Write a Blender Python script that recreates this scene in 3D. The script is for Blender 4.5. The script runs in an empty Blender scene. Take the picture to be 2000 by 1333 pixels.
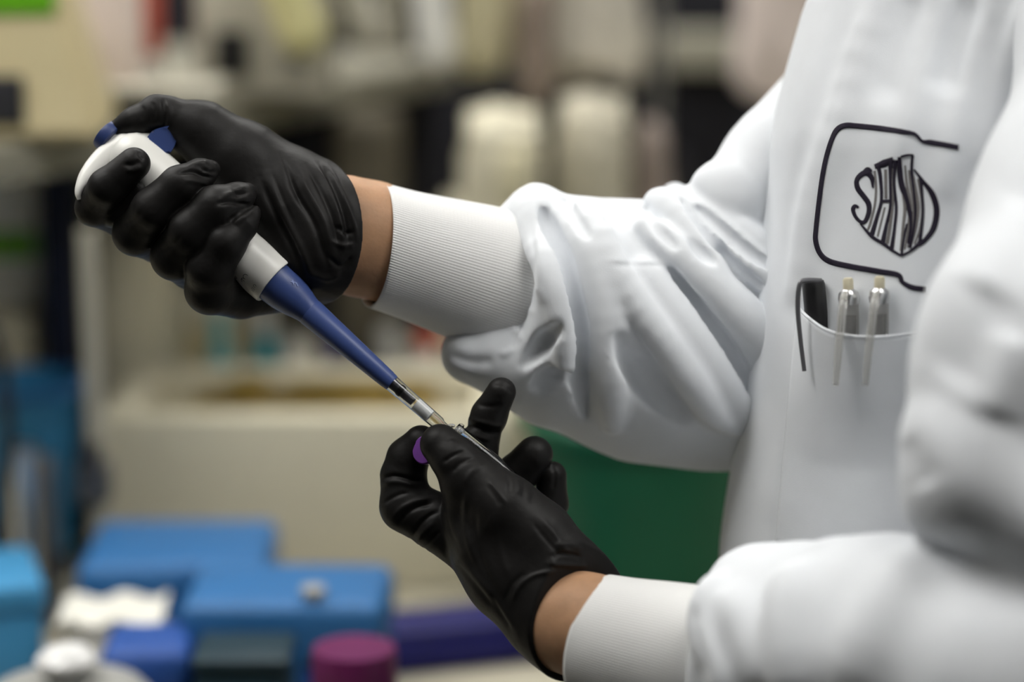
import bpy, bmesh, math, random
import numpy as np
from mathutils import Vector, Matrix
from mathutils.bvhtree import BVHTree

random.seed(7)
rng = np.random.default_rng(7)
scene = bpy.context.scene
COL = scene.collection

# ------------------------------------------------------------------ camera
FPX = 4722.0            # 85 mm on a 36 mm sensor, 2000 px wide
D0 = 131.2              # focus distance, cm
PITCH = math.radians(12.0)
FOCUS = np.array([0.0, 0.0, 1.30])
RIGHT = np.array([1.0, 0.0, 0.0])
FWD = np.array([0.0, math.cos(PITCH), -math.sin(PITCH)])
UP = np.array([0.0, math.sin(PITCH), math.cos(PITCH)])
CAMLOC = FOCUS - FWD * D0 / 100.0
cam_d = bpy.data.cameras.new('camera')
cam_d.lens = 85.0; cam_d.sensor_width = 36.0
cam_d.clip_start = 0.05
cam_d.dof.use_dof = True
cam_d.dof.focus_distance = 1.306
cam_d.dof.aperture_fstop = 2.0
cam = bpy.data.objects.new('camera', cam_d); COL.objects.link(cam)
cam.location = CAMLOC
cam.rotation_euler = (math.pi / 2 - PITCH, 0, 0)
scene.camera = cam

# ------------------------------------------------------------------ world, lights, exposure
world = bpy.data.worlds.new('world'); scene.world = world; world.use_nodes = True
world.node_tree.nodes['Background'].inputs[0].default_value = (0.80, 0.86, 1.0, 1)
world.node_tree.nodes['Background'].inputs[1].default_value = 0.3
scene.view_settings.view_transform = 'Standard'
scene.view_settings.look = 'None'
scene.view_settings.gamma = 1.0
scene.view_settings.use_curve_mapping = False
scene.view_settings.exposure = 0.0
LIGHT_POWER = 9.3
LIGHT_PANELS = [(-0.95, -0.1), (-1.25, 1.05), (0.15, 1.35), (0.85, -0.55)]

# ------------------------------------------------------------------ coordinates
def L(px, py, w):
    """photo pixel + depth behind the focus plane (cm) -> camera-aligned cm"""
    s = (D0 + w) / FPX
    return np.array([(px - 1000.0) * s, (666.5 - py) * s, w])
def rad(rpx, w): return rpx * (D0 + w) / FPX
def to_world(P):
    P = np.asarray(P, dtype=np.float64).reshape(-1, 3) / 100.0
    return FOCUS + P[:, 0:1] * RIGHT + P[:, 1:2] * UP + P[:, 2:3] * FWD
def Wp(px, py, w): return Vector(to_world(L(px, py, w))[0])
def at(px, py, y):
    """where the line of sight through a pixel meets the vertical plane at world depth y"""
    d = FWD + (px - 1000) / FPX * RIGHT + (666.5 - py) / FPX * UP
    t = (y - CAMLOC[1]) / d[1]
    return CAMLOC + d * t
def atz(px, py, z):
    d = FWD + (px - 1000) / FPX * RIGHT + (666.5 - py) / FPX * UP
    t = (z - CAMLOC[2]) / d[2]
    return CAMLOC + d * t

# ------------------------------------------------------------------ materials
def srgb(r, g, b):
    f = lambda c: (c / 255 / 12.92) if c <= 10 else ((c / 255 + 0.055) / 1.055) ** 2.4
    return (f(r), f(g), f(b))
MATS = {}
def mat(name, col, rough=0.5, spec=0.5, metal=0.0, trans=0.0, ior=1.45, vary=0.06, scale=30.0, bump=0.0, bscale=200.0,
        sheen=0.0, sub=0.0, coat=0.0, emit=None, estr=0.0, bdist=0.001):
    if name in MATS: return MATS[name]
    m = bpy.data.materials.new(name); m.use_nodes = True
    nt = m.node_tree; b = nt.nodes['Principled BSDF']
    tc = nt.nodes.new('ShaderNodeTexCoord')
    if vary > 0:
        nz = nt.nodes.new('ShaderNodeTexNoise'); nz.inputs['Scale'].default_value = scale; nz.inputs['Detail'].default_value = 4
        nt.links.new(tc.outputs['Object'], nz.inputs['Vector'])
        rp = nt.nodes.new('ShaderNodeValToRGB')
        rp.color_ramp.elements[0].position = 0.3; rp.color_ramp.elements[1].position = 0.7
        rp.color_ramp.elements[0].color = tuple(max(0, c * (1 - vary)) for c in col) + (1,)
        rp.color_ramp.elements[1].color = tuple(min(1, c * (1 + vary)) for c in col) + (1,)
        nt.links.new(nz.outputs['Fac'], rp.inputs['Fac']); nt.links.new(rp.outputs['Color'], b.inputs['Base Color'])
    else:
        b.inputs['Base Color'].default_value = tuple(col) + (1,)
    b.inputs['Roughness'].default_value = rough
    b.inputs['Specular IOR Level'].default_value = spec
    b.inputs['Metallic'].default_value = metal
    b.inputs['Transmission Weight'].default_value = trans
    b.inputs['IOR'].default_value = ior
    b.inputs['Sheen Weight'].default_value = sheen
    b.inputs['Coat Weight'].default_value = coat
    if sub > 0:
        b.inputs['Subsurface Weight'].default_value = sub
        b.inputs['Subsurface Radius'].default_value = (0.008, 0.004, 0.002)
        b.inputs['Subsurface Scale'].default_value = 0.3
    if emit:
        b.inputs['Emission Color'].default_value = tuple(emit) + (1,); b.inputs['Emission Strength'].default_value = estr
    if bump > 0:
        n2 = nt.nodes.new('ShaderNodeTexNoise'); n2.inputs['Scale'].default_value = bscale; n2.inputs['Detail'].default_value = 3
        nt.links.new(tc.outputs['Object'], n2.inputs['Vector'])
        bp = nt.nodes.new('ShaderNodeBump'); bp.inputs['Strength'].default_value = bump; bp.inputs['Distance'].default_value = bdist
        nt.links.new(n2.outputs['Fac'], bp.inputs['Height']); nt.links.new(bp.outputs['Normal'], b.inputs['Normal'])
    MATS[name] = m
    return m

M_coat = mat('white_cotton', (0.79, 0.815, 0.85), 0.85, 0.2, vary=0.015, scale=60, bump=0.12, bscale=1500, sheen=0.15, bdist=0.0005)
M_glove = mat('black_nitrile', (0.0105, 0.0098, 0.0095), 0.50, 0.22, vary=0.15, scale=60, bump=0.35, bscale=130, bdist=0.0012)
M_skin = mat('skin', srgb(178, 138, 106), 0.55, 0.4, vary=0.10, scale=90, bump=0.25, bscale=500, sub=0.15, bdist=0.0006)
M_white_pl = mat('white_plastic', srgb(232, 231, 226), 0.32, 0.5, vary=0.01)
M_blue_pl = mat('blue_plastic', srgb(58, 76, 130), 0.4, 0.5, vary=0.04, scale=40, bump=0.03, bscale=400)
M_blue_dk = mat('dark_blue_plastic', srgb(44, 60, 108), 0.4, 0.5, vary=0.03)
M_clear = mat('clear_plastic', (0.96, 0.97, 0.97), 0.03, 0.5, trans=1.0, ior=1.33, vary=0)
M_filter = mat('filter_white', (0.86, 0.87, 0.87), 0.8, 0.3, vary=0.02)
M_dkgrey = mat('dark_grey_plastic', (0.035, 0.035, 0.04), 0.4, 0.5, vary=0.05)
M_purple = mat('purple_plastic', srgb(124, 72, 158), 0.38, 0.5, vary=0.03)
M_ink = mat('navy_thread', srgb(34, 28, 44), 0.75, 0.3, vary=0.15, scale=600, bump=0.3, bscale=1500)
M_ink_grey = mat('grey_thread', srgb(120, 117, 116), 0.8, 0.3, vary=0.1, scale=600)
M_print = mat('grey_print', srgb(110, 112, 118), 0.6, 0.3, vary=0)
M_black = mat('black_plastic', (0.012, 0.012, 0.013), 0.4, 0.5, vary=0.05)
M_steel = mat('steel', (0.62, 0.62, 0.62), 0.28, 0.5, metal=1.0, vary=0.04)
M_wire = mat('grey_wire', (0.16, 0.16, 0.17), 0.45, 0.5, metal=0.6, vary=0.04)
M_hair = mat('dark_hair', (0.05, 0.03, 0.02), 0.5, 0.4, vary=0)

def knit_material():
    m = bpy.data.materials.new('white_rib_knit'); m.use_nodes = True
    nt = m.node_tree; b = nt.nodes['Principled BSDF']
    b.inputs['Base Color'].default_value = (0.83, 0.83, 0.82, 1); b.inputs['Roughness'].default_value = 0.9
    b.inputs['Specular IOR Level'].default_value = 0.15; b.inputs['Sheen Weight'].default_value = 0.2
    uv = nt.nodes.new('ShaderNodeUVMap'); uv.uv_map = 'uv'
    sp = nt.nodes.new('ShaderNodeSeparateXYZ'); nt.links.new(uv.outputs['UV'], sp.inputs['Vector'])
    def sine(sock, f):
        mu = nt.nodes.new('ShaderNodeMath'); mu.operation = 'MULTIPLY'; mu.inputs[1].default_value = f
        nt.links.new(sock, mu.inputs[0])
        si = nt.nodes.new('ShaderNodeMath'); si.operation = 'SINE'; nt.links.new(mu.outputs[0], si.inputs[0]); return si.outputs[0]
    a = sine(sp.outputs['X'], 2 * math.pi * 150); c = sine(sp.outputs['Y'], 2 * math.pi * 70)
    c2 = nt.nodes.new('ShaderNodeMath'); c2.operation = 'MULTIPLY'; c2.inputs[1].default_value = 0.12; nt.links.new(c, c2.inputs[0])
    ad = nt.nodes.new('ShaderNodeMath'); ad.operation = 'ADD'; nt.links.new(a, ad.inputs[0]); nt.links.new(c2.outputs[0], ad.inputs[1])
    bp = nt.nodes.new('ShaderNodeBump'); bp.inputs['Strength'].default_value = 0.3; bp.inputs['Distance'].default_value = 0.0005
    nt.links.new(ad.outputs[0], bp.inputs['Height']); nt.links.new(bp.outputs['Normal'], b.inputs['Normal'])
    return m
M_knit = knit_material()

# ------------------------------------------------------------------ object helpers
def tag(o, label=None, cat=None, group=None, kind=None):
    if label: o['label'] = label
    if cat: o['category'] = cat
    if group: o['group'] = group
    if kind: o['kind'] = kind
    return o
def empty(name, loc=(0, 0, 0), rz=0.0):
    o = bpy.data.objects.new(name, None); COL.objects.link(o)
    o.location = loc; o.rotation_euler = (0, 0, rz); o.empty_display_size = 0.02
    return o
def link(name, me, material, parent=None, world_space=True):
    o = bpy.data.objects.new(name, me); COL.objects.link(o)
    if material is not None: me.materials.append(material)
    if parent is not None:
        o.parent = parent
        if world_space:
            bpy.context.view_layer.update()
            o.matrix_parent_inverse = parent.matrix_world.inverted()
    return o
def bm_obj(name, bm, material, parent=None, smooth=True, world_space=True, angle=40):
    bmesh.ops.recalc_face_normals(bm, faces=bm.faces[:])
    me = bpy.data.meshes.new(name); bm.to_mesh(me); bm.free()
    if smooth:
        for p in me.polygons: p.use_smooth = True
        me.set_sharp_from_angle(angle=math.radians(angle))
    return link(name, me, material, parent, world_space)
def np_obj(name, V, F, material, parent=None):
    me = bpy.data.meshes.new(name)
    V = np.asarray(V, np.float32)
    me.vertices.add(len(V)); me.vertices.foreach_set('co', V.ravel())
    F = np.asarray(F, np.int32); n = F.shape[1]
    me.loops.add(F.size); me.loops.foreach_set('vertex_index', F.ravel())
    me.polygons.add(len(F)); me.polygons.foreach_set('loop_start', np.arange(0, F.size, n, dtype=np.int32))
    me.polygons.foreach_set('use_smooth', np.ones(len(F), bool))
    me.update(calc_edges=True); me.validate()
    return link(name, me, material, parent)

def add_box(bm, x0, x1, y0, y1, z0, z1, bevel=0.0, seg=2, mtx=None):
    r = bmesh.ops.create_cube(bm, size=1.0)
    vs = r['verts']
    for v in vs:
        v.co = Vector(((x0 + x1) / 2 + v.co.x * (x1 - x0), (y0 + y1) / 2 + v.co.y * (y1 - y0), (z0 + z1) / 2 + v.co.z * (z1 - z0)))
    if bevel > 0:
        es = list({e for v in vs for e in v.link_edges})
        rr = bmesh.ops.bevel(bm, geom=es, offset=bevel, segments=seg, affect='EDGES', profile=0.5)
        vs = list({v for f in rr['faces'] for v in f.verts} | {v for v in vs if v.is_valid})
    if mtx is not None:
        for v in vs: v.co = mtx @ v.co
    return vs
def add_lathe(bm, prof, n=32, mtx=None, cap=True):
    """prof: list of (r, z) along local z"""
    rings = []
    for r, z in prof:
        if r <= 1e-6:
            rings.append([bm.verts.new((0, 0, z))])
        else:
            rings.append([bm.verts.new((r * math.cos(2 * math.pi * i / n), r * math.sin(2 * math.pi * i / n), z)) for i in range(n)])
    for a, b in zip(rings, rings[1:]):
        if len(a) == 1 and len(b) == 1: continue
        for i in range(n):
            j = (i + 1) % n
            if len(a) == 1: bm.faces.new((a[0], b[i], b[j]))
            elif len(b) == 1: bm.faces.new((a[i], a[j], b[0]))
            else: bm.faces.new((a[i], a[j], b[j], b[i]))
    if cap:
        for rg in (rings[0], rings[-1]):
            if len(rg) > 1: bm.faces.new(rg)
    if mtx is not None:
        for rg in rings:
            for v in rg: v.co = mtx @ v.co
    return rings
def catmull(pts, n=8):
    pts = np.asarray(pts, float); out = []
    P = np.vstack([2 * pts[0] - pts[1], pts, 2 * pts[-1] - pts[-2]])
    for i in range(1, len(P) - 2):
        p0, p1, p2, p3 = P[i - 1:i + 3]
        for t in np.linspace(0, 1, n, endpoint=False):
            out.append(0.5 * (2 * p1 + (p2 - p0) * t + (2 * p0 - 5 * p1 + 4 * p2 - p3) * t * t + (3 * p1 - p0 - 3 * p2 + p3) * t ** 3))
    out.append(pts[-1]); return np.array(out)
def add_tube(bm, pts, r, n=10, smooth_n=0):
    """round tube along world points; r a number or a list"""
    if smooth_n: 
        if hasattr(r, '__len__'):
            q = catmull(np.hstack([np.asarray(pts, float), np.asarray(r, float)[:, None]]), smooth_n); pts = q[:, :3]; r = q[:, 3]
        else: pts = catmull(pts, smooth_n)
    pts = [Vector(p) for p in pts]
    rs = list(r) if hasattr(r, '__len__') else [r] * len(pts)
    up = None; rings = []
    for i, p in enumerate(pts):
        d = (pts[min(i + 1, len(pts) - 1)] - pts[max(i - 1, 0)]).normalized()
        if up is None:
            up = d.orthogonal().normalized()
        else:
            up = (up - d * up.dot(d)).normalized()
        s = d.cross(up)
        rings.append([bm.verts.new(p + (up * math.cos(2 * math.pi * k / n) + s * math.sin(2 * math.pi * k / n)) * rs[i]) for k in range(n)])
    for a, b in zip(rings, rings[1:]):
        for k in range(n): bm.faces.new((a[k], a[(k + 1) % n], b[(k + 1) % n], b[k]))
    bm.faces.new(rings[0]); bm.faces.new(rings[-1])
    return rings
def part_box(name, dims, material, parent, bevel=0.003, seg=2):
    bm = bmesh.new(); add_box(bm, *dims, bevel=bevel, seg=seg)
    return bm_obj(name, bm, material, parent, world_space=False)
def part_lathe(name, prof, material, parent, n=32, loc=(0, 0, 0), cap=True):
    bm = bmesh.new(); add_lathe(bm, prof, n, Matrix.Translation(loc), cap)
    return bm_obj(name, bm, material, parent, world_space=False)

# ------------------------------------------------------------------ implicit surfaces
def smin(a, b, k):
    if k <= 0: return np.minimum(a, b)
    h = np.maximum(k - np.abs(a - b), 0) / k
    return np.minimum(a, b) - h * h * k * 0.25
def chain(pts, k=0.3, sw=1.0):
    """pts: (px, py, w cm, r px); tapered capsules blended along the chain; sw squeezes the section in depth"""
    C = [(L(p[0], p[1], p[2]), rad(p[3], p[2])) for p in pts]
    segs = []
    for (a, ra), (b, rb) in zip(C, C[1:]):
        m = max(1, sw); ab = (b - a).astype(np.float32)
        segs.append((a.astype(np.float32), ab, float(ab @ ab) + 1e-9, ra, rb, np.minimum(a - ra * m, b - rb * m), np.maximum(a + ra * m, b + rb * m)))
    def f(P):
        d = None
        plo, phi = P.min(0), P.max(0)
        for a, ab, l2, ra, rb, blo, bhi in segs:
            gap = np.maximum(np.maximum(blo - phi, plo - bhi), 0)
            if gap @ gap > 16.0: continue
            q = P - a
            t = np.clip((q @ ab) / l2, 0, 1)
            q -= t[:, None] * ab
            if sw != 1.0: q[:, 2] /= sw
            e = np.sqrt(np.einsum('ij,ij->i', q, q)) - (ra + (rb - ra) * t)
            d = e if d is None else smin(d, e, k)
        return d if d is not None else np.full(len(P), 6.0, np.float32)
    f.box = (np.min([c - r * max(1, sw) for c, r in C], 0), np.max([c + r * max(1, sw) for c, r in C], 0))
    return f
def cm_chain(pts, k=0.3, sw=1.0):
    """the same with (x, y, w, r) in camera-aligned cm"""
    return chain([(1000 + p[0] * FPX / (D0 + p[2]), 666.5 - p[1] * FPX / (D0 + p[2]), p[2], p[3] * FPX / (D0 + p[2])) for p in pts], k, sw)
def union(items):
    """items: list of (f, k)"""
    def f(P):
        d = None; plo, phi = P.min(0), P.max(0)
        for g, k in items:
            gap = np.maximum(np.maximum(g.box[0] - phi, plo - g.box[1]), 0)
            if gap @ gap > 16.0: continue
            e = g(P); d = e if d is None else smin(d, e, k)
        return d if d is not None else np.full(len(P), 6.0, np.float32)
    f.box = (np.min([g.box[0] for g, k in items], 0), np.max([g.box[1] for g, k in items], 0))
    return f
def carve(f, items):
    """hollow creases out of f: items (g, k)"""
    def h(P):
        d = f(P); plo, phi = P.min(0), P.max(0)
        for g, k in items:
            gap = np.maximum(np.maximum(g.box[0] - phi, plo - g.box[1]), 0)
            if gap @ gap > 1.0: continue
            d = -smin(-d, g(P), k)
        return d
    h.box = f.box
    return h
def cut(f, center, normal, k=0.1):
    n = np.asarray(normal, float); n = (n / np.linalg.norm(n)).astype(np.float32); c = np.asarray(center, np.float32)
    def g(P):
        return -smin(-f(P), -((P - c) @ n), k)
    g.box = f.box
    return g
def surface_nets(f, h, margin=0.6):
    lo = f.box[0] - margin; hi = f.box[1] + margin
    n = np.ceil((hi - lo) / h).astype(int) + 1
    # coarse pass first: only blocks that can hold the surface are sampled finely
    B = 8
    nb = -(-n // B)
    V = np.ones(nb * B, np.float32)
    cx, cy, cz = [(lo[i] + h * (np.arange(nb[i]) * B + (B - 1) / 2)).astype(np.float32) for i in range(3)]
    G = np.stack(np.meshgrid(cx, cy, cz, indexing='ij'), -1).reshape(-1, 3)
    dc = np.concatenate([f(G[i:i + 2000]) for i in range(0, len(G), 2000)])
    near = np.abs(dc) < B * h * 0.87 * 1.7 + 0.2
    V6 = V.reshape(nb[0], B, nb[1], B, nb[2], B).transpose(0, 2, 4, 1, 3, 5)
    V6[:] = dc.reshape(nb[0], nb[1], nb[2])[:, :, :, None, None, None]
    bi = np.argwhere(near.reshape(nb)); o = ((np.arange(B) - (B - 1) / 2) * h).astype(np.float32)
    O = np.stack(np.meshgrid(o, o, o, indexing='ij'), -1).reshape(1, -1, 3)
    Gn = G[near]
    for i in range(0, len(bi), 48):
        P = (Gn[i:i + 48, None, :] + O).reshape(-1, 3)
        q = bi[i:i + 48]
        V6[q[:, 0], q[:, 1], q[:, 2]] = f(P).reshape(-1, B, B, B)
    V = np.ascontiguousarray(V6.transpose(0, 3, 1, 4, 2, 5).reshape(nb * B))
    n = np.array(V.shape)
    V[0] = V[-1] = 1; V[:, 0] = V[:, -1] = 1; V[:, :, 0] = V[:, :, -1] = 1
    S = V < 0
    nc = n - 1
    cnt = np.zeros(nc, np.int8)
    for dx in (0, 1):
        for dy in (0, 1):
            for dz in (0, 1):
                cnt += S[dx:dx + nc[0], dy:dy + nc[1], dz:dz + nc[2]]
    I, J, K = np.nonzero((cnt > 0) & (cnt < 8))
    idx = -np.ones(nc, np.int32); idx[I, J, K] = np.arange(len(I))
    acc = np.zeros((len(I), 3)); num = np.zeros(len(I))
    cor = [(a, b, c) for a in (0, 1) for b in (0, 1) for c in (0, 1)]
    for a in cor:
        for ax in range(3):
            if a[ax] == 1: continue
            b = list(a); b[ax] = 1
            va = V[I + a[0], J + a[1], K + a[2]]; vb = V[I + b[0], J + b[1], K + b[2]]
            m = (va < 0) != (vb < 0)
            t = np.where(m, va / np.where(m, va - vb, 1), 0)
            p = np.zeros((len(I), 3)); p[:] = a; p[:, ax] = t
            acc += p * m[:, None]; num += m
    acc /= num[:, None]
    Vt = np.stack([I, J, K], 1) + acc
    Vt = lo + Vt * h
    faces = []
    for ax in range(3):
        o1, o2 = [(1, 2), (2, 0), (0, 1)][ax]
        sl0 = [slice(None)] * 3; sl1 = [slice(None)] * 3
        sl0[ax] = slice(0, -1); sl1[ax] = slice(1, None)
        for o in (o1, o2): sl0[o] = slice(1, -1); sl1[o] = slice(1, -1)
        A = S[tuple(sl0)]; B = S[tuple(sl1)]
        E = np.argwhere(A != B)
        if not len(E): continue
        flip = A[E[:, 0], E[:, 1], E[:, 2]]
        E = E.copy(); E[:, o1] += 1; E[:, o2] += 1
        def cell(d1, d2):
            c = E.copy(); c[:, o1] += d1; c[:, o2] += d2
            return idx[c[:, 0], c[:, 1], c[:, 2]]
        q = np.stack([cell(-1, -1), cell(0, -1), cell(0, 0), cell(-1, 0)], 1)
        q[~flip] = q[~flip][:, ::-1]
        faces.append(q)
    F = np.concatenate(faces)
    F = F[(F >= 0).all(1)]
    return Vt, F
def normals(V, F):
    n = np.cross(V[F[:, 2]] - V[F[:, 0]], V[F[:, 3]] - V[F[:, 1]])
    N = np.zeros_like(V)
    for i in range(4): np.add.at(N, F[:, i], n)
    return N / np.maximum(np.linalg.norm(N, axis=1, keepdims=True), 1e-9)
def relax(V, F, it=2, lam=0.5):
    e = np.concatenate([F[:, [0, 1]], F[:, [1, 2]], F[:, [2, 3]], F[:, [3, 0]]])
    for _ in range(it):
        S = np.zeros_like(V); c = np.zeros(len(V))
        np.add.at(S, e[:, 0], V[e[:, 1]]); np.add.at(c, e[:, 0], 1)
        np.add.at(S, e[:, 1], V[e[:, 0]]); np.add.at(c, e[:, 1], 1)
        V = V + lam * (S / c[:, None] - V)
    return V
def front_w(f, px, py, w0=-30.0):
    """depth (cm) at which the line of sight through a pixel first meets the surface f"""
    w = w0
    for _ in range(80):
        d = float(f(L(px, py, w).astype(np.float32)[None, :])[0])
        w += max(d * 0.8, 0.01)
        if d < 0.02: break
        if w > 40: return 12.0
    return w
def ridge(f, pts, sink=0.35, k=0.3):
    """a rolled fold lying on the cloth f: pts (px, py, r px)"""
    Q = catmull(pts, 3)
    return chain([(x, y, front_w(f, x, y) + rad(r, 5) * sink, r) for x, y, r in Q], k)
def pix(V):
    s = FPX / (D0 + V[:, 2])
    return 1000 + V[:, 0] * s, 666.5 - V[:, 1] * s
def fold_disp(V, N, specs):
    """raised folds and creases that run along given lines of the cloth; amp in cm, widths in px"""
    px, py = pix(V); D = np.zeros(len(V))
    for sp in specs:
        poly, amp, sl, sr = sp[:4]
        wr = sp[4] if len(sp) > 4 else None
        Q = catmull(poly, 6) if len(poly) > 2 else np.asarray(poly, float)
        m = 3 * max(sl, sr)
        sel = (px > Q[:, 0].min() - m) & (px < Q[:, 0].max() + m) & (py > Q[:, 1].min() - m) & (py < Q[:, 1].max() + m)
        if wr is not None: sel &= (V[:, 2] > wr[0]) & (V[:, 2] < wr[1])
        ii = np.nonzero(sel)[0]
        if not len(ii): continue
        x, y = px[ii], py[ii]
        best = np.full(len(ii), 1e9); sg = np.zeros(len(ii)); tt = np.zeros(len(ii))
        seg = np.linalg.norm(np.diff(Q, axis=0), axis=1); cum = np.concatenate([[0], np.cumsum(seg)])
        for j in range(len(Q) - 1):
            a, d = Q[j], Q[j + 1] - Q[j]
            l2 = max(d @ d, 1e-9)
            t = np.clip(((x - a[0]) * d[0] + (y - a[1]) * d[1]) / l2, 0, 1)
            ex = x - a[0] - t * d[0]; ey = y - a[1] - t * d[1]
            dd = np.hypot(ex, ey); c = d[0] * (y - a[1]) - d[1] * (x - a[0])
            u = dd < best
            best[u] = dd[u]; sg[u] = c[u]; tt[u] = (cum[j] + t[u] * seg[j]) / cum[-1]
        sig = np.where(sg > 0, sr, sl)
        env = np.clip(np.minimum(tt, 1 - tt) / 0.22, 0, 1); env = env * env * (3 - 2 * env)
        env = 0.15 + 0.85 * env
        face = np.clip(0.55 - N[ii, 2] * 0.9, 0.0, 1.0)
        D[ii] += amp * np.exp(-(best / sig) ** 2) * env * face
    return D
def wobble(V, amp, freq, seed=0, octaves=3):
    r = np.random.default_rng(seed); d = np.zeros(len(V))
    for o in range(octaves):
        for k in range(4):
            v = r.normal(size=3); v /= np.linalg.norm(v)
            d += np.sin(V @ v * freq * (1.8 ** o) + r.uniform(0, 6.28) + 1.3 * np.sin(V @ r.normal(size=3) * freq * 0.5)) * (0.55 ** o)
    return amp * d / 5.0
def skin_mesh(name, f, h, material, parent, specs=(), wob=None, it=2, gain=1.0, wide=1.0):
    V, F = surface_nets(f, h)
    V = relax(V, F, it)
    N = normals(V, F)
    if wob: V = V + N * wobble(V, *wob)[:, None]
    if specs:
        V = V + N * fold_disp(V, N, [(q[0], q[1] * gain, q[2] * wide, q[3] * wide) + tuple(q[4:]) for q in specs])[:, None]
        if h > 0.1: V = relax(V, F, 1, 0.35)
    o = np_obj(name, to_world(V), F, material, parent)
    return o, V, F
# ------------------------------------------------------------------ room
M_wall = mat('wall_paint', srgb(92, 92, 92), 0.8, 0.3, vary=0.02, scale=4)
M_floor = mat('vinyl_floor', srgb(74, 73, 71), 0.45, 0.4, vary=0.08, scale=14)
M_ceil = mat('ceiling_paint', srgb(232, 231, 226), 0.9, 0.2, vary=0.02)
def struct(name, dims, m):
    o = part_box(name, dims, m, None, bevel=0)
    return tag(o, kind='structure')
X0, X1, Y0, Y1, ZC = -2.6, 2.8, -3.0, 3.0, 2.75
struct('floor', (X0, X1, Y0, Y1, -0.1, 0.0), M_floor)
struct('ceiling', (X0, X1, Y0, Y1, ZC, ZC + 0.1), M_ceil)
struct('wall_left', (X0 - 0.1, X0, Y0, Y1, 0, ZC), M_wall)
struct('wall_right', (X1, X1 + 0.1, Y0, Y1, 0, ZC), M_wall)
struct('wall_back', (X0, X1, Y1, Y1 + 0.1, 0, ZC), M_wall)
struct('wall_front', (X0, X1, Y0 - 0.1, Y0, 0, ZC), M_wall)
M_lamp = mat('lamp_diffuser', (0.9, 0.9, 0.88), 0.6, 0.2, vary=0, emit=(1.0, 0.985, 0.95), estr=LIGHT_POWER)
M_lframe = mat('lamp_frame', (0.8, 0.8, 0.8), 0.5, 0.4, vary=0.01)
where = ['above the side worktop', 'above the aisle on the left', 'above the shelf unit', 'above the person in the lab coat']
for i, (x, y) in enumerate(LIGHT_PANELS):
    t = empty('ceiling_light', (x, y, ZC))
    tag(t, 'flat white ceiling light panel ' + where[i], 'lamp', 'ceiling light panels')
    bm = bmesh.new()
    for d in ((-0.62, 0.62, -0.32, -0.30, -0.05, 0), (-0.62, 0.62, 0.30, 0.32, -0.05, 0), (-0.62, -0.60, -0.3, 0.3, -0.05, 0), (0.60, 0.62, -0.3, 0.3, -0.05, 0)):
        add_box(bm, *d)
    bm_obj('frame', bm, M_lframe, t, world_space=False)
    part_box('diffuser', (-0.6, 0.6, -0.3, 0.3, -0.035, -0.02), M_lamp, t, bevel=0)
# ------------------------------------------------------------------ the lab behind: bench, shelf unit and everything on them
BZ = 0.92
M_top = mat('bench_top', srgb(186, 180, 160), 0.4, 0.4, vary=0.05, scale=20)
M_cab = mat('bench_cabinet', srgb(150, 146, 132), 0.6, 0.3, vary=0.04)
M_shelf = mat('grey_shelf', srgb(150, 147, 132), 0.5, 0.4, vary=0.05)
M_dark = mat('dark_panel', (0.010, 0.010, 0.014), 0.7, 0.3, vary=0.2)
M_navyp = mat('navy_panel', srgb(22, 28, 48), 0.6, 0.3, vary=0.1)
M_cream = mat('cream_foam', srgb(212, 206, 182), 0.75, 0.3, vary=0.03, scale=60, bump=0.2, bscale=300)
M_beige = mat('beige_enamel', srgb(214, 200, 158), 0.45, 0.4, vary=0.03)
M_green = mat('green_sticker', srgb(110, 186, 30), 0.5, 0.4, vary=0.03)
M_tipblue = mat('tip_box_blue', srgb(50, 108, 164), 0.45, 0.4, vary=0.04)
M_tipblue2 = mat('tip_box_base_blue', srgb(40, 80, 154), 0.5, 0.4, vary=0.04)
M_ltblue = mat('light_blue_plastic', srgb(66, 142, 190), 0.45, 0.4, vary=0.04)
M_paper = mat('paper_white', srgb(226, 224, 214), 0.8, 0.2, vary=0.03)
M_bottle = mat('white_bottle', srgb(234, 233, 226), 0.45, 0.4, vary=0.02)
M_teal = mat('teal_plastic', srgb(80, 170, 180), 0.45, 0.4, vary=0.03)
M_gold = mat('brass_tray', srgb(150, 128, 66), 0.35, 0.5, metal=0.6, vary=0.25, scale=18)
M_greenpl = mat('green_plastic', srgb(18, 92, 64), 0.5, 0.4, vary=0.05)
M_magenta = mat('magenta_plastic', srgb(106, 32, 86), 0.45, 0.4, vary=0.04)
M_navy = mat('navy_plastic', srgb(18, 19, 94), 0.45, 0.4, vary=0.08)
M_greyin = mat('grey_enamel', srgb(182, 178, 162), 0.5, 0.4, vary=0.04)
M_dkgreen = mat('dark_teal_plastic', srgb(28, 52, 62), 0.5, 0.4, vary=0.05)
M_yellow = mat('pale_yellow_plastic', srgb(210, 204, 150), 0.5, 0.4, vary=0.03)
M_red = mat('red_plastic', srgb(190, 92, 76), 0.5, 0.4, vary=0.03)
M_pink = mat('pinkish_card', srgb(214, 200, 192), 0.8, 0.2, vary=0.05)
M_haze = mat('milky_plastic', srgb(172, 172, 168), 0.35, 0.5, vary=0.02)
M_bag = mat('clear_bag', srgb(198, 193, 180), 0.35, 0.5, vary=0.10, scale=22, bump=0.5, bscale=40, bdist=0.004)

def X(px, y, py=700): return at(px, py, y)[0]
def Z(py, y, px=500): return at(px, py, y)[2]
def box_thing(name, loc, rz, label, cat, group=None):
    t = empty(name, loc, rz); return tag(t, label, cat, group)

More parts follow.
